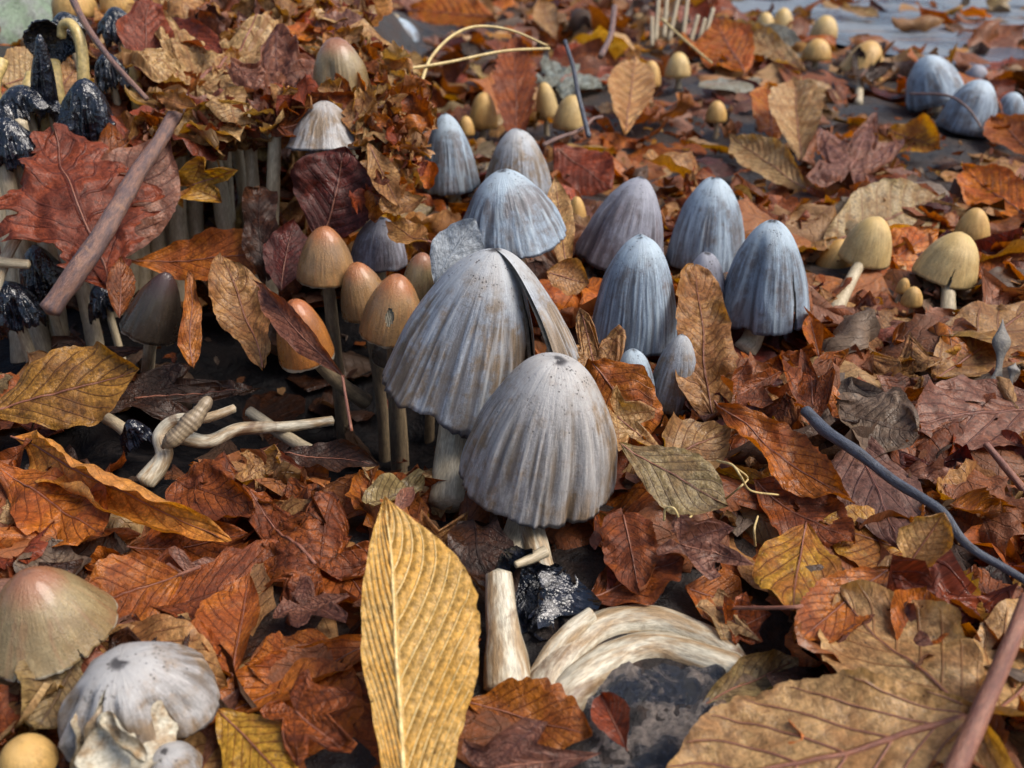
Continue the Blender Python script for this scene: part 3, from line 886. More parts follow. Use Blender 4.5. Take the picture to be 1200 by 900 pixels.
mushroom('pale cap with a slanting stem in front of the striped rolled leaf', (1028, 254), (1021, 315), 60, .425, 'straw', seed=34, k=.15, base=(978, 366, .004), stem_r=.0030, **Y)
mushroom('tan cap hidden behind the slanting-stemmed pale cap', (990, 281), (983, 322), 44, .45, 'yellow', seed=35, k=.1, **Y)
mushroom('pale notched cap on an upright stem beside the dark hollow', (1130, 273), (1120, 338), 74, .405, 'straw', seed=36, k=.3, base=(1111, 376, .004), stem_r=.0031, splits=[(163, 4, .35)], **Y)
mushroom('plain tan cap directly behind the notched pale cap', (1145, 244), (1145, 292), 42, .45, 'yellow', seed=37, k=.1, **Y)
mushroom('very small tan button, larger of the pair by the notched cap', (1072, 336), (1072, 361), 24, .40, 'yellow', seed=38, k=0, lo=True, **Y)
mushroom('very small tan button, smaller of the pair by the notched cap', (1061, 326), (1060, 345), 16, .41, 'yellow', seed=39, k=0, lo=True, **Y)
mushroom('yellow cap behind the black caps near the mossy stone', (80, -22), (80, 22), 52, .50, 'yellow', seed=40, k=0, lo=True, **Y)
mushroom('yellow cap behind the thin leaning twig', (132, -24), (132, 16), 40, .50, 'yellow', seed=41, k=0, lo=True, **Y)
mushroom('ochre cap cut off beside the crumpled white cap', (22, 870), (20, 925), 66, .187, 'yellow', seed=42, k=0, **Y)

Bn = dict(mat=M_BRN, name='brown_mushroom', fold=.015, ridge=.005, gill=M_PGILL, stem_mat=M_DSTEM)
mushroom('orange-brown cap with a pale rim beneath the leaf heap', (380, 265), (377, 337), 72, .335, 'brown', seed=51, k=.35, rag=.015, **Bn)
mushroom('shiny orange cap under a drooping purple-brown leaf', (344, 351), (354, 433), 66, .305, 'orange', seed=52, k=.12, base=(428, 470, .0), stem_r=.0028, wave=.05, **Bn)
mushroom('reddish tan cap behind the cap with a hole', (416, 308), (428, 378), 62, .335, 'brown', seed=53, k=.25, **Bn)
mushroom('tan cap with a small dark hole in its side', (466, 322), (455, 407), 80, .315, 'brown', seed=54, k=.3, rag=.02, pits=[(176, 9, .52, .12)], **Bn)
mushroom('dull brown cap between the holed cap and the tall split cap', (495, 296), (492, 360), 50, .345, 'olive', seed=55, k=.15, **Bn)
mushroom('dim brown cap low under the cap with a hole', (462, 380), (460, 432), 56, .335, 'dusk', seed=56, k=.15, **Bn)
mushroom('brown cap poking through the top of the leaf heap', (392, 44), (396, 114), 68, .402, 'olive', seed=57, k=.1, fold=.05, mat=M_BRN, name='brown_mushroom', dents=[(165, 14, .12, .2)])
mushroom('wide grey-brown cap with a split pale margin beside crumpled white cap', (32, 671), (28, 790), 150, .207, 'olive', M_BRN, seed=58, k=.62, flare=.06, rag=.02,
         splits=[(176, 2.2, .16), (232, 2.2, .14), (252, 2, .1), (141, 2, .1)], name='brown_mushroom', fold=.006, ridge=.003, gill=M_PGILL)
mushroom('crumpled white cap torn open in front of tan leaf', (140, 775), (138, 908), 172, .190, 'cream', seed=59, k=.0, fold=.16, ridge=.010, wave=.12, rag=.04,
         dents=[(146, 9, .25, .0), (186, 8, .22, .02), (225, 14, .22, .1), (120, 8, .2, .1), (90, 10, .2, .2)], splits=[(170, 33, .95), (232, 6, .5)], gill=M_PGILL, name='crumpled_mushroom')
crump = bpy.data.objects['crumpled_mushroom']
for b_, t_, w_, c_, sd_ in (((100, 915, .188), (112, 802, .192), 56, 1.4, 1), ((158, 915, .184), (150, 808, .190), 62, -1.6, 2), ((168, 890, .182), (122, 842, .186), 46, 1.6, 3), ((128, 925, .180), (126, 850, .186), 44, -.9, 4)):
    hero_leaf(None, b_, t_, w_, 'pale', face=.9, kind='scrap', seed=300 + sd_, rib=False, into=crump, curl=c_, crumple=.9, pillow=0)
for ch in crump.children:
    if ch.name.startswith('blade'):
        ch.data.materials[0] = M_WHITE; ch.name = 'flesh_shard'
mushroom('pale spotted cap scrap beside the crumpled white cap', (192, 880), (192, 935), 70, .186, 'cream', seed=60, k=.1, fold=.05, ridge=.01, name='crumpled_mushroom')
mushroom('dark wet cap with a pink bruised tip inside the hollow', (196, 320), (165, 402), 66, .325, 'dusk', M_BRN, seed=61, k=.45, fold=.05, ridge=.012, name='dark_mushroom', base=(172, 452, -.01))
mushroom('pale gilled cap spread wide under the leaf roof', (380, 118), (376, 184), 92, .372, 'cream', M_GREY, seed=62, k=.55, fold=.02, ridge=.016, nridge=44, flare=.08, gill=M_PGILL,
         name='gilled_mushroom', base=(350, 262, .0), stem_r=.0034, dy=.004)

# mushrooms that carry the leaf roof: only their stems show
for i, (xt, yt, xb, yb, d, rr) in enumerate([(292, 148, 285, 262, .40, .0030), (322, 172, 296, 262, .385, .0032), (172, 205, 176, 300, .385, .0040), (190, 210, 196, 292, .392, .0040),
        (207, 215, 204, 300, .385, .0046), (228, 205, 226, 296, .395, .0042), (246, 210, 252, 292, .392, .0042), (160, 214, 154, 305, .38, .004), (142, 218, 138, 310, .378, .004),
        (262, 200, 268, 290, .40, .0036), (120, 225, 122, 312, .37, .0038), (276, 205, 280, 285, .41, .0032), (218, 212, 216, 300, .402, .0036), (182, 215, 184, 296, .402, .0038),
        (10, 178, 14, 300, .365, .0040), (2, 190, 24, 330, .36, .0036), (28, 190, 44, 330, .365, .0036), (-14, 180, -8, 330, .36, .0042), (20, 185, 36, 318, .372, .0034),
        (98, 215, 102, 330, .375, .0034), (82, 290, 96, 350, .37, .0034)]):
    r = np.random.default_rng(900 + i)
    if 14 <= i < 19: yt = 172
    if 2 <= i < 14 or i == 19: yt = 160 if xt > 200 else 190
    if 2 <= i < 14 or i == 19: d += .035
    T = pt(xt, yt, d); B = pt(xb, yb, d)
    B = B.copy(); B[2] = min(B[2], float(ground_z(B[0], B[1])) - .003)
    if i < 2: lab, grp = 'bent pale stem holding up the front edge of the leaf roof', 'bent stems under the leaf roof edge'
    elif i >= 14 and i < 19: lab, grp = 'pale straight stem in the bundle beside the flat red leaf', 'stems bundled beside the red leaf'
    else: lab, grp = 'pale stem in the shaded row under the leaf roof', 'stems standing in a row under the leaf roof'
    top = T + np.array([0, .002, .010])
    P = spline([B, B * .5 + T * .5 + np.array([r.normal(0, .002), .002, 0]), T, top], 22)
    tv, tf, tr = tube(P - B, np.linspace(rr * 1.1, rr * .8, 22), 11, r, .06)
    remember(tv + B)
    tag(place('mushroom_stem', mesh_mixed('mushroom_stem', tv, tf, M_STEM, {'rest': tr}), None, B), lab, 'mushroom stem', grp)

# ------------------------------------------------------------------ black, melted ink caps, upper left
IK = dict(mat=M_INK, name='melted_ink_cap', fold=.22, ridge=.09, nridge=19, wave=.25, rag=.16, dents=[(175, 10, .25, .1), (215, 12, .3, .15), (140, 9, .25, .2), (195, 5, .2, .3)], gill=M_INK, col='ink')
mushroom('glossy black melted cap hanging ragged beside the thin twig', (98, 92), (96, 168), 58, .37, seed=71, k=.1, **IK)
mushroom('black melted cap with a long drooping tassel near mossy stone', (46, 40), (52, 140), 26, .385, seed=72, k=.1, **IK)
mushroom('black melted cap collapsed beside the bundle of stems', (18, 100), (22, 150), 66, .375, seed=73, k=.1, **IK)
mushroom('black dripping cap slumped over the bundle of pale stems', (6, 138), (8, 200), 56, .358, seed=83, k=.1, **IK)
mushroom('small black cap behind the arching yellow stem', (72, 14), (74, 40), 34, .43, seed=74, k=.1, **IK)
mushroom('black cap under the thin leaning twig', (124, 62), (126, 106), 40, .41, seed=75, k=.1, **IK)
mushroom('black shrivelled cap against the standing rust leaf', (134, 8), (134, 48), 40, .45, seed=76, k=.1, **IK)
mushroom('black melted cap below the flat red leaf in the hollow', (40, 288), (44, 345), 46, .36, seed=77, k=.1, **IK)
mushroom('shiny black melted cap at the lower end of the stems', (8, 330), (10, 392), 58, .345, seed=78, k=.1, **IK)
mushroom('black cap behind the big leaning twig in the hollow', (118, 330), (120, 372), 40, .36, seed=79, k=.1, **IK)
# disc cap seen from below with its arching stem
root = empty('melted_ink_cap', pt(97, 92, .39))
tag(root, 'black wrinkled cap turned up beside its arching yellow stem', 'mushroom')
org = pt(97, 92, .39)
r = np.random.default_rng(81)
Cc = pt(58, 50, .395); axd = unit(np.array([-.15, .8, .35]))
V, F, c3, rest, Vg, Fg, rg = cap_part(Cc, axd, .006, .0098, r, nth=121, ns=24, k=.3, fold=.10, ridge=.06, nridge=24, wave=.2, rag=.1)
co = place('cap', mesh_np('cap', V - org, F, M_INK, {'rest': rest}), root); remember(V)
place('gills', mesh_np('gills', Vg - org, Fg[:, ::-1], M_INK, {'rest': rg}, smooth=False), co)
P = spline([pt(72, 44, .39), pt(74, 30, .388), pt(84, 29, .386), pt(94, 48, .386), pt(98, 92, .388), pt(96, 120, .39)], 30)
tv, tf, tr = tube(P - org, np.linspace(.0019, .0028, 30), 12, r, .04)
M_YST = mat_simple('yellowed_stem', (0.50, 0.38, 0.15), (0.42, 0.30, 0.11), 1.2, (0.35, 0.55), 0.0003)
place('stem', mesh_mixed('stem', tv, tf, M_YST, {'rest': tr}), root); remember(tv + org)
for i, (xt, yt, xb, yb, d) in enumerate([(37, 86, 38, 140, .392), (50, 80, 55, 150, .395), (63, 72, 72, 130, .40), (2, 70, -4, 130, .39), (163, 62, 161, 120, .42)]):
    B = pt(xb, yb, d); B[2] = 0.0
    r = np.random.default_rng(700 + i)
    P = spline([B, pt(xb, yb, d), pt(xt, yt, d)], 24)
    tv, tf, tr = tube(P - B, np.linspace(.0034, .0026, 24), 11, r, .06)
    o = place('bare_stem', mesh_mixed('bare_stem', tv, tf, M_YST, {'rest': tr}), None, B)
    tag(o, 'yellowish bare stem standing among the black melted caps', 'mushroom stem', 'bare stems among the black caps'); remember(tv + B)

# ------------------------------------------------------------------ loose stems, fallen pieces
rod('curved_stem', 'short curved white stem poking out beside the flat red leaf', [(34, 262, .345), (22, 275, .343), (8, 300, .34), (-8, 340, .338)], .0018, .0024, M_WHITE, 'mushroom stem', 1)
rod('cut_stem', 'small pale stem lying across the black melted cap', [(34, 310, .338), (-12, 306, .336)], .0018, .0020, M_STEM, 'mushroom stem', 2)
rod('loose_stem', 'long pale stem curving across the floor of the dark hollow', [(390, 493, .318), (335, 500, .312), (280, 503, .306), (245, 517, .300), (212, 512, .298)], .0018, .0026, M_WHITE, 'mushroom stem', 3)
rod('loose_stem', 'pale stem in the hollow crossing under the long one', [(292, 482, .322), (330, 508, .315), (365, 530, .305)], .0020, .0024, M_STEM, 'mushroom stem', 4)
shr = empty('shrivelled_mushroom', pt(170, 566, .286)); so = pt(170, 566, .286)
tag(shr, 'shrivelled mushroom with a ridged tan cap knotted over the long pale stem', 'mushroom')
P = spline([pt(275, 478, .297), pt(240, 490, .294), pt(205, 492, .293), pt(188, 510, .292), pt(192, 535, .29), pt(170, 566, .286)], 40)
tv, tf, tr = tube(P - so, np.linspace(.0014, .0030, 40), 12, np.random.default_rng(8), .2)
place('stem', mesh_mixed('stem', tv, tf, M_WHITE, {'rest': tr}), shr); remember(tv + so)
P = spline([pt(246, 466, .289), pt(228, 490, .286), pt(205, 514, .284), (pt(190, 524, .285))], 110)
s = np.linspace(0, 1, 110)
tv, tf, tr = tube(P - so, (.0009 + .0024 * np.sin(np.pi * np.clip(s * 1.05, 0, 1)) ** .6) * (1 + .05 * np.sin(s * 95 + 5 * vnoise(s * 7, s * 0, 2)) * (.4 + vnoise(s * 9, s * 0, 7) ** 2) + .25 * vnoise(s * 6, s * 0, 4)), 12, np.random.default_rng(3), .12, flat=.7)
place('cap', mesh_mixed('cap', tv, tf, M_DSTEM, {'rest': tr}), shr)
rod('snapped_stem', 'short snapped stem with a black melted end in the hollow', [(118, 486, .31), (138, 498, .305), (150, 508, .30)], .0020, .0022, M_STEM, 'mushroom stem', 6)
mushroom('black melted clot at the end of the short snapped stem', (152, 492), (158, 528), 32, .297, seed=82, k=.1, stem=False, **IK)
# arched fallen stem, split lengthwise into two strands
root = empty('fallen_mushroom', pt(640, 850, .205))
org = pt(640, 850, .205)
tag(root, 'thick fallen white stem arching over black wet soil', 'mushroom stem')
r = np.random.default_rng(5)
for off, r0, r1 in ((0, .0056, .0038), (1, .0050, .0044)):
    dx, dyp = (off * 24, off * 34)
    pts = [(628 + dx * .8, 838 + off * 20, .216 - .004 * off), (652 + dx, 785 + dyp * .55, .226 - .006 * off), (702 + dx, 740 + dyp * .9, .236 - .007 * off), (765 + dx * .4, 730 + dyp * .95, .238 - .007 * off),
           (825, 750 + dyp * .75, .233 - .006 * off), (872 + off * 8, 778 + dyp * .4, .226 - .003 * off)]
    P = spline([pt(*q) for q in pts], 70)
    rad = np.linspace(r0, r1, 70) * (1 - .45 * sstep(.92, 1, np.linspace(0, 1, 70)))
    tv, tf, tr = tube(P - org, rad, 20, r, .045)
    place('stem_strand', mesh_mixed('stem_strand', tv, tf, M_WHITE, {'rest': tr}), root); remember(tv + org)
lump_end = lump('black_tip', None, None, pt(882, 792, .2245), .0042, M_INK, 6, .3, 16, sq=(1, .8, .8)); lump_end.parent = root; lump_end.location = pt(882, 792, .2245) - org
rod('broken_stem', 'broken upright stem stub beside the yellow leaf, capped with black ink', [(596, 806, .220), (592, 760, .226), (587, 715, .232), (584, 672, .236)], .0058, .0036, M_WHITE, 'mushroom stem', 7, flat=.7)
rod('broken_stem', 'pale broken stem piece between the stub and the fallen stem', [(628, 812, .222), (648, 775, .226), (672, 742, .23), (694, 722, .234)], .0050, .0030, M_WHITE, 'mushroom stem', 8, flat=.6)
rod('broken_stem', 'torn pale stem base beneath the broad grey cap', [(640, 672, .252), (630, 645, .256), (622, 620, .262)], .0030, .0042, M_WHITE, 'mushroom stem', 9)
rod('broken_stem', 'thin cream stem sliver beneath the broad grey cap', [(604, 662, .240), (622, 655, .242), (640, 646, .244)], .0010, .0018, M_STEM, 'mushroom stem', 10)

def ink_sheet(label, base, tip, wpx, seed, face=.5, name='ink_film', **kw):
    o = hero_leaf(label, base, tip, wpx, 'dark', face, kind='scrap', name=name, seed=seed, rib=False, cat='ink film', **kw)
    o.children[0].data.materials[0] = M_INK
    return o
ink_sheet('black gluey cap remains draped beside the broken stem stub', (592, 650, .236), (660, 745, .228), 90, 3, .8, crumple=2.2, holes=.1, ragged=.3)
ink_sheet('black inky shred between the stub and the fallen stem', (640, 690, .235), (690, 712, .238), 60, 4, .7, crumple=2.2, ragged=.3)

# inky, wet soil framed by the arching stem
px_, py_ = np.meshgrid(np.linspace(655, 905, 90), np.linspace(765, 905, 60), indexing='ij')
SV = np.array([pt(a, b, .0025) for a, b in zip(px_.ravel(), py_.ravel())])
rim = np.minimum.reduce([sstep(655, 690, px_), sstep(905, 860, px_), sstep(765, 785, py_)]).ravel()
SV[:, 2] += -.012 * (1 - rim) + rim * (.0035 * fbm(SV[:, 0] * 90, SV[:, 1] * 90, 3, 3) + .0025 * np.abs(fbm(SV[:, 0] * 260, SV[:, 1] * 260, 8, 3)))
k = N('ink_soaked_soil')
rs = k.attr('rest'); a = k.noise(rs, 0.9, 5, .65, .6); b = k.noise(rs, 9, 5, .7)
cc = k.mix(k.ss(a, .46, .60), (0.010, 0.014, 0.024), (0.14, 0.115, 0.10))
cc = k.scale(cc, k.ss(b, .3, .7, .5, 1.5))
M_WET = k.done(k.principled(cc, k.ss(a, .4, .6, .12, .38), k.bump(k.math('ADD', a, b), .0016, .9), .6))
tag(place('wet_soil', mesh_np('wet_soil', SV, gridF(90, 60)[:, ::-1], M_WET, {'rest': SV * 100})), kind='structure')

# ------------------------------------------------------------------ twigs, straws, sprout
rod('twig', 'thick mauve-brown twig leaning beside the flat red leaf', [(214, 112, .372), (178, 178, .352), (140, 240, .330), (100, 305, .318), (58, 365, .312)], .0026, .0040, M_BARK, 'twig', 11, .10, 60, 12, wig=.001)
rod('twig', 'thin leaning brown twig above the black caps', [(76, -20, .40), (100, 28, .385), (130, 70, .375), (172, 116, .368)], .0016, .0011, M_BARK, 'twig', 12, .08)
rod('twig', 'long blue-grey twig slanting over the litter', [(940, 485, .030), (985, 515, .030), (1030, 548, .028), (1085, 590, .026), (1140, 635, .024), (1230, 705, .02)], .0019, .0011, M_BLUE, 'twig', 13, .14, 60, wig=.0014)
rod('twig', 'short black wet stick beside the reddish maple leaf', [(288, 655, .262), (318, 682, .256), (350, 712, .250), (386, 738, .245)], .0028, .0030, M_BLACK, 'stick', 14, .22, 40, 12)
rod('twig', 'dark thin twig standing beside the cream button', [(662, 48, .52), (672, 80, .51), (678, 112, .50), (690, 160, .485)], .0012, .0014, M_BLUE, 'twig', 15)
rod('twig', 'brown twig lying below the cream buttons', [(636, 172, .48), (670, 155, .49), (705, 136, .51)], .0012, .0010, M_BARK, 'twig', 16, wig=.001)
rod('twig', 'mauve curved twig behind the grey-green leaf', [(720, 8, .70), (716, 40, .66), (704, 66, .62)], .0022, .0022, M_BARK, 'twig', 17)
rod('twig', 'red-brown stalk lying beside the long blue-grey twig', [(1155, 520, .018), (1180, 550, .014), (1215, 592, .010)], .0011, .0013, M_STALK, 'twig', 18)
rod('twig', 'thin dark arc of stalk curving over the road-edge caps', [(1066, 110, .68), (1110, 112, .66), (1135, 128, .645), (1150, 150, .64)], .0009, .0008, M_BARK, 'twig', 19)
rod('twig', 'red thread-like stalk below the olive leaf', [(742, 620, .012), (790, 620, .013), (838, 618, .013)], .0007, .0006, M_STALK, 'twig', 20)
rod('straw', 'straight dry grass straw beside the leaf heap', [(452, 84, .42), (520, 74, .44), (590, 60, .46), (644, 57, .48)], .0008, .0007, M_STRAW, 'grass straw', 21, 0)
rod('straw', 'arching dry grass straw behind the blue-grey cap', [(494, 96, .43), (505, 68, .44), (530, 42, .455), (560, 31, .47), (600, 36, .48), (642, 54, .49)], .0009, .0006, M_STRAW, 'grass straw', 22, 0)
rod('straw', 'greenish straw slanting over the thin stalks', [(775, 22, .72), (800, 45, .69), (834, 74, .66)], .0012, .0008, M_STRAW, 'grass straw', 23, 0)
for i, (x0, y0, x1, y1) in enumerate([(772, -6, 768, 44), (782, -8, 778, 40), (796, -8, 784, 44), (806, -4, 800, 42), (764, 20, 764, 50), (818, 18, 808, 50), (826, 22, 816, 56), (836, 10, 822, 52)]):
    rod('thin_stalk', 'thin tan mushroom stalk in the sheaf beyond the tan caps', [(x0, y0, 1.0), (x1, y1 + 4, 1.0)], .0022, .0026, M_STEM, 'mushroom stem', 30 + i, .04, 12, 8, group='thin stalks standing in a sheaf')
# grey sprout, right edge
root = empty('grey_sprout', pt(1168, 455, .322)); org = pt(1168, 455, .322)
tag(root, 'grey pointed sprout standing on the tan leaf', 'sprout')
for p0, p1, p2, wd in (((1166, 458, .322), (1172, 420, .322), (1175, 374, .322), 1.0), ((1180, 462, .320), (1186, 440, .319), (1190, 425, .319), .7)):
    P = spline([pt(*p0), pt(*p1), pt(*p2)], 26)
    s = np.linspace(0, 1, 26)
    tv, tf, tr = tube(P - org, wd * (.0012 + .0026 * np.exp(-((s - .72) / .14) ** 2) + .003 * np.exp(-(s / .2) ** 2)) * (1 - .9 * s ** 8), 10, flat=.5)
    place('bract', mesh_mixed('bract', tv, tf, M_SPROUT, {'rest': tr}), root); remember(tv + org)
for i, pts in enumerate([[(778, 610, .02), (780, 596, .024), (790, 596, .025), (800, 612, .02), (815, 600, .018)], [(840, 540, .03), (858, 545, .034), (868, 558, .032), (880, 575, .024), (912, 580, .015)],
                         [(850, 585, .015), (868, 570, .022), (876, 560, .022), (862, 548, .03)], [(885, 640, .012), (884, 620, .018), (888, 605, .016)]]):
    rod('fibre', 'pale curly root fibre by the mauve crinkled leaf', pts, .00035, .0003, M_STRAW, 'fibre', 60 + i, 0, 30, 6, group='pale curly fibres in the litter')

# ------------------------------------------------------------------ leaves one can name
HL = hero_leaf
# the yellow leaf standing in front
yl = HL('bright yellow-tan ribbed leaf standing upright in front of the caps', (506, 1290, .172), (452, 584, .222), 208, 'yellow', face=1.0, roll=4, seed=1, res=1.4, peak=.70, wl=1.0, wr=.40, veins=.00028, ruffle=.25,
   nvein=19, slant=4.8, pillow=1.5, teeth=.012, nteeth=26, crumple=.28, bend=-.25, ragged=.05, rib_r=.0010, ribmat=M_RIB)
big = HL('big tan leaf of several long-veined lobes spread beside the wet soil', (1150, 840, .022), (772, 930, .010), 205, 'pale', face=.25, roll=-4, seed=2, res=1.3, peak=.52, kind='oval',
   nvein=7, slant=2.4, pillow=.6, teeth=.03, crumple=.6, cscale=1.5, ragged=.05, rib_r=.0009, veins=.0003)
HL(None, (1150, 842, .024), (985, 688, .022), 165, 'pale', face=.3, seed=201, res=1.2, kind='oval', nvein=7, slant=2.2, pillow=.6, crumple=.9, cscale=1.4, holes=.16, into=big)
HL(None, (1155, 842, .024), (1290, 700, .020), 150, 'pale', face=.3, seed=202, kind='oval', nvein=7, pillow=.6, crumple=.7, cscale=1.4, holes=.12, into=big)
HL(None, (1150, 846, .022), (1090, 1010, .010), 170, 'pale', face=.3, seed=203, kind='oval', nvein=7, pillow=.6, crumple=.7, cscale=1.4, into=big)
rod('leaf_stalk', 'thick red-brown stalk lying across the big tan leaf', [(1112, 920, .024), (1135, 868, .027), (1162, 805, .031), (1188, 745, .036), (1205, 700, .038)], .0022, .0016, M_STALK, 'leaf stalk', 70, .06, 40)
HL('orange curled leaf bridging the dark hollow like a boat', (14, 512, .278), (266, 634, .252), 104, 'amber', face=.55, roll=-35, seed=3, res=1.3, curl=4.2, bend=-.3, pillow=.6, crumple=.5, peak=.42, ragged=.08)
HL('mottled yellow-brown leaf in front of the black melted caps', (-20, 486, .292), (164, 432, .30), 118, 'umber', face=.55, roll=0, seed=4, res=1.2, kind='oval', nvein=7, pillow=.9, crumple=.45, bend=.35, wl=.8, wr=1.0, peak=.55)
HL('orange folded leaf lying against the upright yellow leaf', (450, 742, .232), (222, 845, .208), 100, 'orange', face=.5, roll=-20, seed=5, res=1.2, curl=2.2, bend=.25, pillow=.5, crumple=.5)
HL('tan ribbed leaf arched behind the crumpled white cap', (96, 742, .228), (266, 806, .214), 88, 'tan', face=.45, seed=6, res=1.2, nvein=8, pillow=1.3, crumple=.6, curl=-.9, bend=-.4, kind='oval')
HL('brown veined leaf with a dark stalk beside the split-margin cap', (212, 672, .246), (96, 712, .236), 104, 'orange', face=.35, seed=7, kind='oval', nvein=6, pillow=1.0, crumple=.6, stalk=[(235, 664, .248)])
HL('orange-brown leaf standing folded beside the black stick', (272, 792, .218), (292, 672, .246), 92, 'orange', face=.7, seed=8, kind='oval', fold=.3, crumple=.6, pillow=.8, wl=.4, wr=1.2)
HL('reddish crumbling maple leaf beside the black stick', (395, 690, .246), (268, 548, .278), 190, 'rust', face=.5, seed=9, kind='maple', res=1.2, crumple=1.0, holes=.22, curl=-.5, pillow=.8)
HL('red-brown leaf scrap lit on the floor of the hollow', (205, 562, .276), (300, 600, .264), 74, 'rust', face=.5, seed=10, kind='scrap', crumple=1.1, curl=1.2, holes=.12, rib=False)
HL('lacy rust leaf full of holes under the orange boat-shaped leaf', (-10, 540, .268), (125, 628, .248), 80, 'orange', face=.5, seed=11, kind='oval', crumple=1.2, holes=.34, curl=-.8)
HL('brown leaf rolled under the orange boat-shaped leaf', (150, 640, .256), (290, 625, .256), 62, 'rust', face=.6, seed=12, crumple=.8, curl=1.2)
HL('grey-tan shredded leaf behind the split-margin cap', (70, 690, .238), (60, 632, .252), 60, 'grey', face=.7, seed=13, kind='scrap', crumple=1.2, holes=.2, rib=False)
HL('orange crumb of leaf beside the brown veined leaf', (100, 662, .25), (138, 650, .25), 38, 'orange', face=.6, seed=14, kind='scrap', crumple=1.6, holes=.1, rib=False)
HL('purple-grey shrivelled leaf above the orange-brown folded leaf', (200, 668, .252), (300, 690, .246), 66, 'mauve', face=.4, seed=15, kind='maple', crumple=1.8, holes=.2)
HL('olive-brown leaf under the orange folded leaf', (255, 832, .208), (345, 925, .192), 84, 'gold', face=.5, seed=16, kind='oval', crumple=.6, curl=-.6)
HL('dark rust leaf hanging beneath the orange folded leaf', (320, 812, .210), (440, 905, .192), 120, 'rust', face=.7, seed=17, kind='maple', crumple=1.0, holes=.08)
HL('small glossy brown leaf under the tan ribbed leaf', (258, 768, .222), (200, 742, .228), 56, 'orange', face=.4, seed=18, kind='oval', crumple=.5, curl=.6)
HL('dull brown leaf below the split-margin cap', (90, 770, .214), (40, 860, .20), 100, 'olive', face=.6, seed=19, kind='scrap', crumple=1.3, holes=.12, rib=False)
HL('orange torn leaf in front of the broken stem stub', (548, 822, .213), (695, 862, .203), 88, 'orange', face=.8, roll=8, seed=20, res=1.2, kind='oval', crumple=.7, pillow=.5, ragged=.15, wl=.75, curl=-.5)
HL('mauve ragged leaf at the foot of the yellow leaf', (545, 905, .194), (735, 878, .198), 96, 'mauve', face=.75, seed=21, kind='maple', crumple=1.1, ragged=.2)
HL('thin red leaf point beside the wet black soil', (735, 880, .199), (704, 812, .212), 44, 'red', face=.8, seed=22, kind='long', crumple=.6, fold=.5)
HL('olive-grey curled leaf end touching the fallen stem', (820, 830, .212), (938, 770, .224), 58, 'olive', face=.6, seed=23, kind='oval', crumple=.8, curl=1.4)
HL('olive-tan leaf with dark veins beside the broad grey cap', (728, 520, .262), (852, 592, .254), 84, 'olive', face=.55, seed=24, res=1.2, kind='oval', nvein=7, crumple=.6, bend=-.4, pillow=1.1, peak=.55)
HL('upright tan twisted leaf in front of the small violet cap', (838, 500, .315), (815, 316, .345), 68, 'tan', face=.95, seed=25, res=1.3, kind='scrap', crumple=.8, twist=.7, curl=.9, nvein=14, slant=2.2, pillow=1.4)
HL('ochre crumpled leaf propped between the split cap and ribbed cap', (712, 470, .29), (672, 338, .325), 92, 'tan', face=.8, seed=26, res=1.2, kind='maple', crumple=1.0, pillow=1.0, curl=-.4)
HL('orange torn leaf piled beside the broad grey cap', (690, 420, .292), (760, 520, .276), 82, 'orange', face=.7, seed=27, kind='scrap', crumple=1.5, holes=.14)
HL('ochre ragged leaf lying against the low blue cap', (700, 470, .278), (800, 545, .268), 70, 'pale', face=.6, seed=28, kind='maple', crumple=1.4, holes=.14)
HL('tan dry leaf folded below the brown-streaked low cap', (780, 530, .27), (856, 500, .284), 76, 'tan', face=.6, seed=29, kind='oval', crumple=1.1, nvein=6, curl=-.5)
HL('small tan rolled leaf between the conical cap and ribbed cap', (640, 320, .352), (690, 332, .352), 46, 'tan', face=.7, seed=30, kind='oval', curl=1.8, nvein=13, pillow=1.4, crumple=.4)
HL('pale narrow leaf edge standing beside the single tan button', (665, 330, .375), (650, 205, .40), 34, 'pale', face=.8, seed=31, kind='long', nvein=14, crumple=.3, curl=.8)
HL('hanging brown leaf beneath the broad grey cap', (730, 600, .258), (748, 690, .238), 62, 'rust', face=.9, seed=32, kind='scrap', crumple=1.2, curl=.7)
HL('mauve crinkled leaf beside the root fibres', (778, 632, .247), (905, 668, .236), 84, 'mauve', face=.5, seed=33, res=1.2, kind='maple', crumple=1.7, pillow=.6)
HL('pale ochre crinkled leaf behind the fallen stem', (828, 702, .236), (905, 762, .224), 62, 'pale', face=.6, seed=34, kind='maple', crumple=1.3, holes=.10, stalk=[(925, 712, .02), (948, 708, .018)])
HL('golden cupped leaf with red veins behind the big tan leaf', (945, 612, .016), (930, 718, .018), 96, 'gold', face=.3, seed=35, kind='oval', nvein=6, crumple=.5, curl=-1.0, pillow=1.2)
HL('shiny orange leaf with a serrated edge below the golden leaf', (1042, 668, .020), (932, 752, .018), 66, 'orange', face=.4, seed=36, kind='oval', teeth=.12, crumple=.5, curl=.5)
HL('golden flat leaf beneath the long blue-grey twig', (1090, 650, .008), (960, 610, .012), 92, 'gold', face=.2, seed=37, kind='oval', crumple=.4)
HL('tan leaf curled into a ring under the long blue-grey twig', (1062, 668, .024), (1106, 600, .038), 84, 'pale', face=.8, seed=38, kind='oval', curl=3.0, crumple=.6, bend=.5)
HL('large grey-brown leaf lying under the long blue-grey twig', (1000, 505, .014), (1055, 640, .012), 104, 'mauve', face=.2, seed=39, kind='oval', nvein=6, crumple=.5)
HL('grey-brown cracked leaf behind the long blue-grey twig', (978, 470, .022), (1078, 505, .020), 92, 'grey', face=.45, seed=40, kind='scrap', crumple=1.1, rib=False)
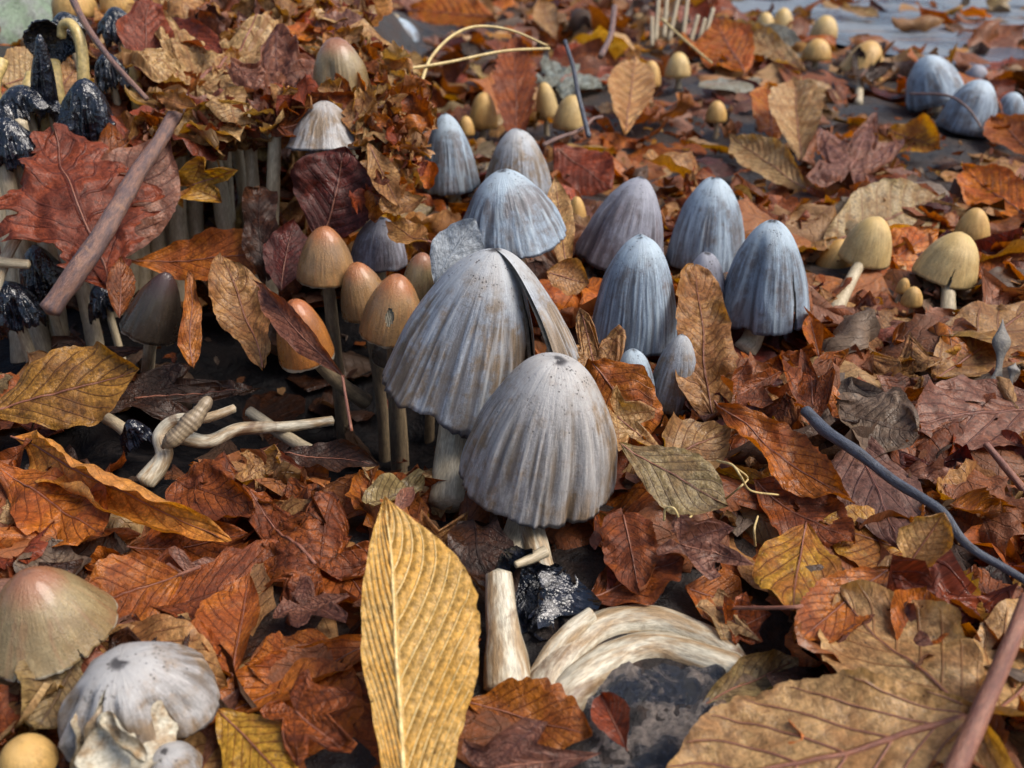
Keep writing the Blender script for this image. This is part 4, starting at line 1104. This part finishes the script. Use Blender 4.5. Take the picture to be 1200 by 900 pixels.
HL('reddish tan wide leaf with torn red hole below the sprout', (1250, 470, .014), (1066, 492, .018), 110, 'mauve', face=.35, seed=41, kind='oval', crumple=.6, nvein=7, holes=.08)
HL('smooth tan leaf behind the grey sprout', (1095, 445, .014), (1215, 352, .024), 100, 'tan', face=.5, seed=42, kind='oval', nvein=5, crumple=.4, slant=1.5)
HL('orange-edged long leaf slanting down from the tan upright leaf', (838, 470, .030), (1000, 590, .016), 66, 'orange', face=.5, seed=43, kind='long', crumple=1.2, curl=1.0, ragged=.15)
HL('rust leaf wedged below the orange-edged long leaf', (880, 560, .014), (1005, 640, .010), 84, 'rust', face=.4, seed=44, kind='oval', crumple=.9)
HL('glossy mauve-brown leaf behind the big tan leaf', (960, 740, .012), (1075, 700, .016), 72, 'mauve', face=.4, seed=45, kind='oval', crumple=.8, curl=-.6)
HL('orange leaf folded in the litter behind the big tan leaf', (1060, 770, .016), (1085, 690, .024), 66, 'orange', face=.5, seed=46, kind='oval', fold=.5, crumple=.6, stalk=[(1055, 785, .015), (1040, 790, .014)])
HL('rust crumpled leaf beside the blue-grey cap with the dark fold', (955, 500, .020), (945, 395, .034), 70, 'rust', face=.7, seed=47, kind='maple', crumple=1.6, holes=.08)
HL('orange upturned leaf shard against the blue-grey folded cap', (960, 420, .34), (948, 368, .345), 22, 'fire', face=.8, seed=48, kind='long', crumple=.8, fold=.4)
HL('tan crumpled leaf at the foot of the upright twisted leaf', (850, 470, .30), (930, 430, .315), 70, 'rust', face=.6, seed=49, kind='maple', crumple=1.5, holes=.1)
HL('striped tan leaf rolled behind the slanting-stemmed pale cap', (962, 290, .42), (1106, 226, .455), 92, 'pale', face=.85, roll=8, seed=50, res=1.3, kind='oval', nvein=9, slant=1.0, pillow=2.0, crumple=.3, curl=.7)
HL('red-orange underside leaf below the striped tan leaf', (1000, 330, .43), (1100, 270, .45), 60, 'fire', face=.8, seed=51, kind='oval', crumple=.7)
HL('mauve veined leaf sloping beside the open tan cap', (985, 228, .49), (1030, 112, .60), 108, 'mauve', face=.6, seed=52, kind='maple', crumple=.8, nvein=7)
HL('tan pointed leaf standing beside the lone tan button', (940, 190, .50), (930, 92, .57), 60, 'pale', face=.8, seed=53, kind='long', fold=.5, crumple=.4)
HL('orange hollow leaf behind the tan pointed leaf', (905, 165, .53), (900, 98, .60), 56, 'fire', face=.7, seed=54, kind='oval', curl=1.6, crumple=.5)
HL('tan rolled ribbed leaf above the violet-grey cap', (945, 222, .46), (855, 158, .52), 56, 'pale', face=.6, seed=55, nvein=13, pillow=1.6, curl=1.5, crumple=.4)
HL('tan rolled ribbed leaf standing between cream button and tan caps', (732, 160, .48), (745, 62, .58), 56, 'pale', face=.85, seed=56, res=1.2, nvein=11, slant=1.0, pillow=2.2, curl=.9, crumple=.3)
HL('grey-green crumpled leaf behind the dark standing twig', (640, 110, .60), (706, 58, .70), 92, 'green', face=.55, seed=57, kind='maple', crumple=1.0)
HL('red serrated leaf standing behind the conical cap', (608, 178, .47), (602, 40, .54), 50, 'rust', face=.9, seed=58, kind='long', teeth=.2, nteeth=16, crumple=.5, fold=.25)
HL('bright orange flat leaf far behind the dry straws', (580, 22, .85), (478, 10, .92), 62, 'fire', face=.5, seed=59, kind='oval', nvein=11, pillow=1.0, crumple=.3)
HL('white curled leaf edge behind the grey-green leaf', (652, 48, .72), (632, -2, .80), 30, 'pale', face=.8, seed=60, kind='long', curl=1.6, crumple=.4)
HL('tall orange leaf with pale rim behind the tan caps', (872, 84, .62), (836, 20, .74), 74, 'fire', face=.8, seed=61, kind='oval', crumple=.6, wl=.8)
HL('pale wrinkled long leaf beside the tall orange leaf', (945, 84, .66), (850, 22, .78), 40, 'pale', face=.6, seed=62, kind='long', curl=1.2, crumple=.7)
HL('grey-white rolled leaf behind the pale wrinkled leaf', (950, 70, .74), (885, 28, .86), 34, 'green', face=.5, seed=63, kind='long', curl=1.6, crumple=.4)
HL('bluish grey rounded leaf arching over maroon litter', (818, 102, .58), (894, 92, .60), 40, 'green', face=.2, seed=64, kind='oval', curl=-1.4, crumple=.2)
HL('yellow-orange glowing leaf beside the road-edge caps', (1215, 262, .44), (1128, 196, .50), 62, 'fire', face=.6, seed=65, kind='oval', crumple=.6, curl=.7)
HL('orange leaf curled at the foot of the smooth blue cap', (1215, 180, .56), (1162, 140, .62), 54, 'orange', face=.6, seed=66, kind='oval', curl=1.4, crumple=.5)
HL('tan hollow leaf rolled beneath the open tan cap', (1040, 150, .57), (1100, 172, .54), 60, 'gold', face=.7, seed=67, kind='oval', curl=1.8, crumple=.6)
HL('brown leaf hood behind the open tan cap', (1000, 100, .70), (1045, 40, .74), 54, 'dark', face=.8, seed=68, kind='maple', crumple=1.2)
HL('orange leaf patch lit between ribbed cap and single button', (650, 172, .45), (716, 220, .43), 66, 'red', face=.6, seed=69, kind='oval', crumple=.6)
HL('pale oak-like scrap on the road by the tan buttons', (985, 8, 1.0), (1030, 22, .95), 26, 'pale', face=.3, seed=70, kind='long', crumple=.5, curl=.8)
HL('grey peeling skin draped over the small tan cap', (508, 332, .316), (558, 256, .320), 56, 'skin', face=.85, seed=71, kind='oval', crumple=.5, curl=-.8, rib=False)
HL('ribbed brown leaf draped over the dark spotted cap', (505, 285, .350), (452, 258, .365), 42, 'tan', face=.7, seed=72, kind='oval', crumple=.9, nvein=11, pillow=1.5, stalk=[(515, 288, .35)])
HL('dark rust leaf lying flat behind the arch of the fallen stem', (690, 700, .006), (800, 655, .012), 90, 'rust', face=.3, seed=110, kind='oval', crumple=.9, curl=.6)
HL('brown torn leaf between the hanging leaf and the fallen stem', (760, 712, .004), (715, 648, .010), 70, 'maroon', face=.3, seed=111, kind='scrap', crumple=1.1, holes=.1)
HL('rust curled leaf at the far end of the fallen stem', (850, 742, .006), (915, 715, .012), 74, 'rust', face=.35, seed=112, kind='maple', crumple=1.2)
HL('dull brown leaf tucked behind the mauve crinkled leaf', (800, 690, .006), (885, 700, .008), 70, 'orange', face=.3, seed=113, kind='oval', crumple=1.0, curl=-.8)
HL('olive-brown leaf flat under the curled end of the fallen stem', (905, 812, .004), (835, 850, .006), 66, 'grey', face=.3, seed=114, kind='scrap', crumple=.9)
HL('mauve leaf flat behind the orange folded leaf', (330, 700, .006), (430, 740, .008), 90, 'mauve', face=.3, seed=115, kind='maple', crumple=1.0)
HL('brown leaf flat between maple leaf and yellow leaf', (395, 640, .004), (440, 720, .006), 80, 'rust', face=.3, seed=116, kind='oval', crumple=.9)
# leaves in and around the hollow
HL('purple-brown leaf drooping over the shiny orange cap', (402, 440, .292), (300, 330, .312), 44, 'mauve', face=.4, roll=30, seed=73, bend=-.9, curl=1.6, crumple=.5, stalk=[(406, 470, .29), (412, 505, .288)], stalk_r=.0005)
HL('orange-tan torn leaf standing in the dark hollow', (308, 432, .305), (262, 306, .325), 62, 'tan', face=.95, seed=74, res=1.2, kind='scrap', crumple=1.1, twist=.5, curl=.9, holes=.04)
HL('narrow orange leaf strip beside the dark bruised cap', (226, 424, .31), (222, 322, .322), 28, 'orange', face=.95, seed=75, kind='scrap', crumple=.9, curl=.6)
HL('small brown leaf hanging left of the dark bruised cap', (140, 372, .325), (142, 300, .33), 34, 'rust', face=.9, seed=76, kind='oval', crumple=.6, curl=.8)
HL('dim orange leaf lying at the foot of the shaded stems', (150, 305, .365), (345, 296, .365), 62, 'orange', face=.6, seed=77, kind='oval', crumple=.6)
HL('gold torn leaf hanging under the leaf roof', (212, 222, .378), (292, 195, .372), 66, 'gold', face=.8, seed=78, kind='maple', crumple=1.4, holes=.08)
HL('maroon leaf hanging beneath the pale gilled cap', (375, 285, .365), (405, 172, .365), 104, 'maroon', face=.85, seed=79, kind='oval', crumple=1.0)
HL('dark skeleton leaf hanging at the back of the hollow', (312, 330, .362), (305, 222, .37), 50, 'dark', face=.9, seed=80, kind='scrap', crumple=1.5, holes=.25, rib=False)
HL('rust leaf sloping beside the orange-brown cap', (330, 340, .35), (345, 260, .358), 54, 'maroon', face=.8, seed=81, kind='oval', crumple=.8)
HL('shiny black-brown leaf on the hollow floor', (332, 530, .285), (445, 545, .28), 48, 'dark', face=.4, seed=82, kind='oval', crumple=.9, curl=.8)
HL('pale curled scrap at the foot of the tall split cap', (430, 590, .262), (495, 555, .275), 44, 'olive', face=.5, seed=83, kind='scrap', crumple=1.4, holes=.15, rib=False)
HL('pink-brown curled leaf tip behind the upright yellow leaf', (462, 605, .25), (484, 570, .26), 24, 'mauve', face=.6, seed=84, kind='long', curl=2.2, crumple=.3, rib=False)
HL('dark fibrous leaf under the broad grey cap', (555, 610, .258), (585, 690, .24), 70, 'dark', face=.7, seed=85, kind='scrap', crumple=1.6, holes=.15, rib=False)
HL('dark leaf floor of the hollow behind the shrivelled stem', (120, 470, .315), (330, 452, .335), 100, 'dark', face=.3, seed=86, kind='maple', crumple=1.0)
HL('small smooth brown leaf pocket beside the maple leaf', (350, 590, .27), (398, 585, .27), 36, 'mauve', face=.5, seed=87, kind='oval', curl=-1.4, crumple=.3, rib=False)
# leaf roof over the stems
HL('flat red-mauve leaf standing in front of the bundled stems', (128, 330, .330), (62, 146, .352), 140, 'red', face=.95, seed=90, res=1.3, kind='scrap', crumple=1.0, pillow=.5, ragged=.3, holes=.10, curl=-.5)
HL('mauve-brown leaf sheet beneath the thick leaning twig', (96, 320, .345), (198, 160, .37), 96, 'mauve', face=.85, seed=91, kind='oval', crumple=.5, pillow=.4)
HL('large pale crumpled maple leaf crowning the leaf roof', (205, 118, .405), (330, 8, .47), 230, 'pale', face=.45, seed=92, res=1.2, kind='maple', crumple=1.3, pillow=.8, holes=.06)
HL('mauve-tan crumpled leaf on top of the leaf roof', (300, 120, .40), (420, 60, .44), 150, 'mauve', face=.5, seed=93, kind='maple', crumple=1.5, holes=.08)
HL('rust-red leaf standing up at the edge of the leaf roof', (168, 84, .41), (176, 2, .43), 62, 'red', face=.95, seed=94, kind='scrap', crumple=.7, curl=.6)
HL('red folded leaf across the top of the leaf roof', (182, 20, .45), (262, 62, .42), 46, 'red', face=.5, seed=95, kind='long', curl=1.8, crumple=.6)
HL('pale curled leaf lip at the front of the leaf roof', (202, 160, .372), (292, 122, .376), 52, 'pale', face=.7, seed=96, kind='oval', curl=1.6, crumple=.9)
HL('brown folded leaf leading down to the thick twig', (112, 196, .358), (188, 130, .385), 62, 'rust', face=.6, seed=97, kind='oval', curl=.9, crumple=.7)
HL('rust folded leaf over the pale gilled cap', (330, 150, .375), (425, 112, .382), 66, 'rust', face=.6, seed=98, kind='scrap', curl=1.2, crumple=1.3)
HL('tan long leaf tongue hanging from the crumbling heap', (432, 168, .368), (470, 246, .350), 34, 'tan', face=.9, seed=99, kind='long', crumple=.7, curl=.6)
HL('orange leaf scrap stuck on the blue-grey leaning cap', (503, 222, .392), (500, 190, .396), 22, 'fire', face=.9, seed=100, kind='scrap', crumple=.8, rib=False)
HL('orange flat leaf behind the brown cap in the heap', (318, 44, .46), (378, 34, .48), 34, 'fire', face=.4, seed=101, kind='oval', crumple=.6)
HL('white bleached leaf behind the black melted caps', (4, 100, .43), (64, 76, .45), 70, 'pale', face=.8, seed=102, kind='oval', crumple=.3)
HL('tan leaf behind the arching yellow stem', (60, 120, .43), (98, 70, .45), 50, 'tan', face=.8, seed=103, kind='oval', crumple=.6)

# heap of crumpled scraps on the roof and down its side
rr_ = np.random.default_rng(42)
bag = {'V': [], 'F': [], 'rest': [], 'lc': [], 'tint': [], 'tint2': [], 'veinc': []}
off = 0
def stash(Wd, F, rest, lc, col, r):
    global off
    A = leaf_attrs(len(Wd), rest, lc, col, r, .2)
    bag['V'].append(Wd); bag['F'].append(F + off); off += len(Wd)
    for q in ('rest', 'lc', 'tint', 'tint2', 'veinc'): bag[q].append(A[q])
def roof_scrap(px, py, d, size, col, face, label=None, group=None, soft=.32):
    r = rr_
    a = r.random() * 6.28
    C = pt(px, py, d)
    L = size * (0.8 + .5 * r.random()); W = L * (0.55 + .4 * r.random())
    res = (34, 23) if label else (15, 10)
    V, F, rest, lc, axis = leaf_mesh(r.choice(['maple', 'scrap', 'oval']), L, W, res[0], res[1], r, curl=r.normal(0, 1.3), bend=r.normal(0, .7), crumple=1.3 + 1.0 * r.random(), cscale=.8,
                                     holes=.08 + .16 * r.random(), ragged=.25, pillow=.8, ruffle=1.2)
    up = np.array([0, 0, 1.0]); n = unit(up * (1 - face) + unit(CAMP - C) * face + r.normal(0, soft, 3))
    x = np.cross(n, [math.cos(a), math.sin(a), .1])
    m = V.mean(0)
    Wd = frame_map(V, m, np.array([1.0, 0, 0]), np.array([0, 0, 1.0]), C, x, n)
    if in_caps(Wd, .8) or hides(Wd, .012, .25): return
    if label:
        o = place('fallen_leaf', mesh_np('fallen_leaf', Wd - C, F, M_LEAF, leaf_attrs(len(V), rest, lc, col, r)), None, C)
        tag(o, label, 'leaf', group)
    else:
        stash(Wd, F, rest, lc, col, r)
CN = {'rust': 'rust-brown', 'orange': 'orange', 'tan': 'tan', 'pale': 'pale tan', 'dark': 'dark brown', 'maroon': 'maroon', 'mauve': 'mauve-brown', 'gold': 'golden', 'olive': 'olive-tan',
      'grey': 'grey-brown', 'red': 'reddish', 'fire': 'bright orange', 'green': 'grey-green', 'yellow': 'yellow', 'amber': 'amber', 'umber': 'umber'}
def heap_d(px, py): return .428 - .00036 * (py - 45) - .0002 * (px - 392)
def roof_d(py): return .508 - .00085 * py
for i in range(330):                                   # loose mass of small pieces
    px = rr_.uniform(385, 498); py = rr_.uniform(45, 240)
    if (py > 190 and px < 430) or (px > 470 and (py < 80 or py > 215)): continue
    roof_scrap(px, py, heap_d(px, py) + .008 + abs(rr_.normal(0, .006)), .013, rr_.choice(['rust', 'tan', 'orange', 'tan', 'red', 'pale', 'tan', 'orange']), .6)
for i in range(420):
    px = rr_.uniform(130, 440); py = rr_.uniform(-20, 160)
    if px < 200 and py > 130: continue
    roof_scrap(px, py, roof_d(py) + .010 + abs(rr_.normal(0, .008)), .026, rr_.choice(['rust', 'mauve', 'red', 'tan', 'tan', 'pale', 'mauve']), .3)
for i in range(170):                                   # ragged front edge of the roof
    px = rr_.uniform(100, 440); py = (158 - 16 * math.sin((px - 185) / 255 * 3.14) if px > 185 else 158 + (185 - px) * .45) - (18 if 325 < px < 432 else 0) + rr_.normal(0, 9)
    roof_scrap(px, py, .376 + abs(rr_.normal(0, .006)), .018, rr_.choice(['rust', 'mauve', 'tan', 'tan', 'red', 'pale']), .55, soft=.5)
for i in range(48):                                   # pieces one can tell apart
    px = rr_.uniform(392, 500); py = rr_.uniform(45, 245)
    if (py > 190 and px < 430) or (px > 470 and (py < 80 or py > 215)): continue
    col = rr_.choice(['rust', 'tan', 'orange', 'rust', 'pale', 'red', 'tan'])
    roof_scrap(px, py, heap_d(px, py) + rr_.normal(0, .003), .0155, col, .6, '%s crumbling scrap in the leaf heap beside the blue-grey leaning cap' % CN[col], '%s scraps in the crumbling heap' % CN[col])
for i in range(42):
    px = rr_.uniform(150, 430); py = rr_.uniform(2, 150)
    if px < 200 and py > 120: continue
    col = rr_.choice(['rust', 'tan', 'mauve', 'red', 'pale', 'mauve', 'orange'])
    roof_scrap(px, py, roof_d(py) + rr_.normal(0, .004), .025, col, .4, '%s crumpled leaf piece lying on the leaf roof' % CN[col], '%s pieces on the leaf roof' % CN[col])

for px, py, d, c_ in ((196, 132, .352, 'rust'), (212, 142, .356, 'pale'), (182, 122, .358, 'mauve'), (205, 118, .36, 'tan')):
    roof_scrap(px, py, d, .022, c_, .6, '%s curled leaf scrap over the upper end of the thick twig' % CN[c_], None)

# ------------------------------------------------------------------ leaf litter
LAND = [(560, 380, 'the tall split cap'), (640, 520, 'the broad grey cap'), (760, 770, 'the fallen white stem'), (1050, 820, 'the big tan leaf'), (1080, 590, 'the blue-grey twig'),
        (830, 420, 'the upright twisted leaf'), (960, 380, 'the folded blue-grey cap'), (1025, 290, 'the slanting-stemmed cap'), (1120, 320, 'the notched pale cap'), (1150, 130, 'the road-edge grey caps'),
        (1020, 80, 'the open tan cap'), (930, 40, 'the road-edge buttons'), (800, 80, 'the thin tan stalks'), (650, 130, 'the cream buttons'), (740, 110, 'the rolled ribbed leaf'), (550, 40, 'the dry straws'),
        (350, 640, 'the black stick'), (140, 840, 'the crumpled white cap'), (40, 730, 'the split-margin cap'), (140, 580, 'the boat-shaped orange leaf'), (500, 750, 'the upright yellow leaf'),
        (80, 450, 'the mottled yellow-brown leaf'), (830, 650, 'the mauve crinkled leaf'), (950, 680, 'the golden cupped leaf'), (400, 450, 'the dark hollow'), (300, 60, 'the leaf roof'), (1170, 420, 'the grey sprout'),
        (780, 260, 'the violet-grey cap'), (960, 170, 'the mauve veined leaf'), (1040, 240, 'the striped rolled leaf')]
PROB = {'rust': .24, 'orange': .16, 'tan': .17, 'pale': .08, 'dark': .07, 'maroon': .05, 'mauve': .08, 'gold': .03, 'olive': .03, 'grey': .03, 'red': .05}
names = list(PROB); pw = np.array([PROB[n] for n in names]); pw /= pw.sum()

def in_hollow(x, y):
    return (((x + .078) / .085) ** 2 + ((y - .308) / .070) ** 2 < 1) or (-.30 < x < -.03 and .30 < y < .40) or ((x + .028) / .040) ** 2 + ((y - .268) / .030) ** 2 < 1 or ((x - .012) / .030) ** 2 + ((y - .246) / .018) ** 2 < 1 or ((x + .12) / .075) ** 2 + ((y - .255) / .022) ** 2 < 1
def on_road(x, y):
    return y > 1.6 - 2.2 * (x - .245) if x < .30 else (y > 1.25 - 2.3 * (x - .30) if x < .40 else y > 1.02 - 1.2 * (x - .40))

POOL = {}
def leaf_form(r, res):
    kind = r.choice(['oval', 'long', 'maple', 'scrap'], p=[.24, .14, .24, .38])
    L = .04 * (.7 + .7 * r.random()); W = L * {'oval': .58, 'long': .38, 'maple': .95, 'scrap': .65}[kind] * (.85 + .3 * r.random())
    return leaf_mesh(kind, L, W, res[0], res[1], r, curl=r.normal(0, 1.5), bend=r.normal(0, .8), twist=r.normal(0, .5), fold=max(0, r.normal(0, .25)), crumple=.7 + 1.3 * r.random(), ruffle=1.0,
                     holes=(.04 if r.random() < .4 else .08 + .2 * r.random()), ragged=.2, pillow=1.2, nvein=int(r.integers(6, 12)), slant=r.uniform(1.2, 2.8), teeth=.08) + (kind,)
def litter_leaf(r, x, y, z, size, res, tilt, cols=None, pool=0, flat=1.0):
    col = cols or r.choice(names, p=pw)
    if pool:
        if len(POOL.setdefault(res, [])) < pool: POOL[res].append(leaf_form(r, res))
        V, F, rest, lc, axis, kind = POOL[res][int(r.integers(len(POOL[res])))]
        rest = rest + r.uniform(0, 90, 3)
    else:
        V, F, rest, lc, axis, kind = leaf_form(r, res)
    V = V * (size / .04) * np.array([1, 1, flat])
    yaw = r.random() * 6.283
    n = unit(np.array([r.normal(0, tilt), r.normal(0, tilt) - .12, 1.0]))
    if r.random() < .45: n = -n
    xd = np.array([math.cos(yaw), math.sin(yaw), 0]); xd = unit(xd - n * (xd @ n))
    C = np.array([x, y, z])
    m = (V.min(0) + V.max(0)) / 2
    Wd = frame_map(V, m, np.array([1.0, 0, 0]), np.array([0, 0, 1.0]), C, xd, n)
    lowest = np.percentile(Wd[:, 2], 12)
    g = float(ground_z(x, y))
    Wd[:, 2] += (g + z) - lowest
    return Wd, F, rest, lc, col, kind

r = np.random.default_rng(2024)
def spot(r, tmin, tmax):
    t = math.sqrt(r.uniform(tmin ** 2, tmax ** 2)); lat = r.uniform(-1, 1) * (.72 * t + .17)
    return lat, t
def barred(Wd):
    """the fallen stem, its stub and the wet soil stay clear of loose litter"""
    x, y, t = project(Wd)
    return ((((x > 565) & (x < 700) & (y > 650) & (y < 800)) | ((x > 640) & (x < 900) & (y > 708) & (y < 890)))[t < .262].sum() > .02 * len(x))
# lower layers: too many to count
for i in range(10500):
    base = i < 4300
    x, y = spot(r, .13, 1.75) if i % 2 else spot(r, .13, .50)
    hol = in_hollow(x, y)
    if hol and r.random() < .95: continue
    if on_road(x, y) and r.random() < .80: continue
    size = (r.uniform(.022, .046) if not base else r.uniform(.034, .05)) * (1.35 if y > .7 else 1)
    res = (18, 11) if y < .5 else ((12, 8) if y < .9 else (9, 6))
    if base and y < .5: res = (13, 8)
    Wd, F, rest, lc, col, kind = litter_leaf(r, x, y, -.002 if base else r.uniform(0, .008), size, res, .10 if base else .42, 'dark' if hol else None, pool=200, flat=.45 if base else 1.0)  # litter in the hollow gets dark leaf colours to deepen its shade
    if hides(Wd, .004, .05 if base else .025) or in_caps(Wd) or barred(Wd): continue
    stash(Wd, F, rest, lc, col, r)
# crumbs
for i in range(2800):
    x, y = spot(r, .14, .75)
    if in_hollow(x, y) and r.random() < .6: continue
    Wd, F, rest, lc, col, kind = litter_leaf(r, x, y, r.uniform(.002, .014), r.uniform(.003, .009), (5, 4), .6, pool=60)
    if hides(Wd, .004, .01) or in_caps(Wd) or barred(Wd): continue
    stash(Wd, F, rest, lc, col, r)
me = mesh_np('leaf_litter', np.vstack(bag['V']), np.vstack(bag['F']), M_LEAF, {q: np.vstack(bag[q]) for q in ('rest', 'lc', 'tint', 'tint2', 'veinc')})
tag(place('leaf_litter', me), 'thick brown and orange leaf litter covering the ground', 'leaf litter', kind='stuff')
# the leaves on top: individuals
made = 0; tries = 0
SHAPE = {'oval': 'oval', 'long': 'slender', 'maple': 'lobed', 'scrap': 'torn'}
while made < 105 and tries < 4000:
    tries += 1
    px = r.uniform(-60, 1260); py = 20 + 900 * r.random() ** .8
    P = pt(px, py, .01)
    x, y = P[0], P[1]
    if in_hollow(x, y) or on_road(x, y): continue
    size = r.uniform(.026, .048) if y < .6 else r.uniform(.04, .065)
    Wd, F, rest, lc, col, kind = litter_leaf(r, x, y, r.uniform(.005, .013), size, (44, 25) if y < .45 else (28, 17), .5)
    if hides(Wd, .002, .02) or in_caps(Wd) or barred(Wd): continue
    vx, vy, vt = project(Wd)
    cx, cy = vx.mean(), vy.mean()
    lm = min(LAND, key=lambda q: (q[0] - cx) ** 2 + (q[1] - cy) ** 2)[2]
    C = Wd.mean(0)
    o = place('fallen_leaf', mesh_np('fallen_leaf', Wd - C, F, M_LEAF, leaf_attrs(len(Wd), rest, lc, col, r)), None, C)
    lab = '%s %s leaf on the litter by %s' % (CN[col], SHAPE[kind], lm)
    tag(o, lab, 'leaf', '%s %s leaves by %s' % (CN[col], SHAPE[kind], lm))
    made += 1
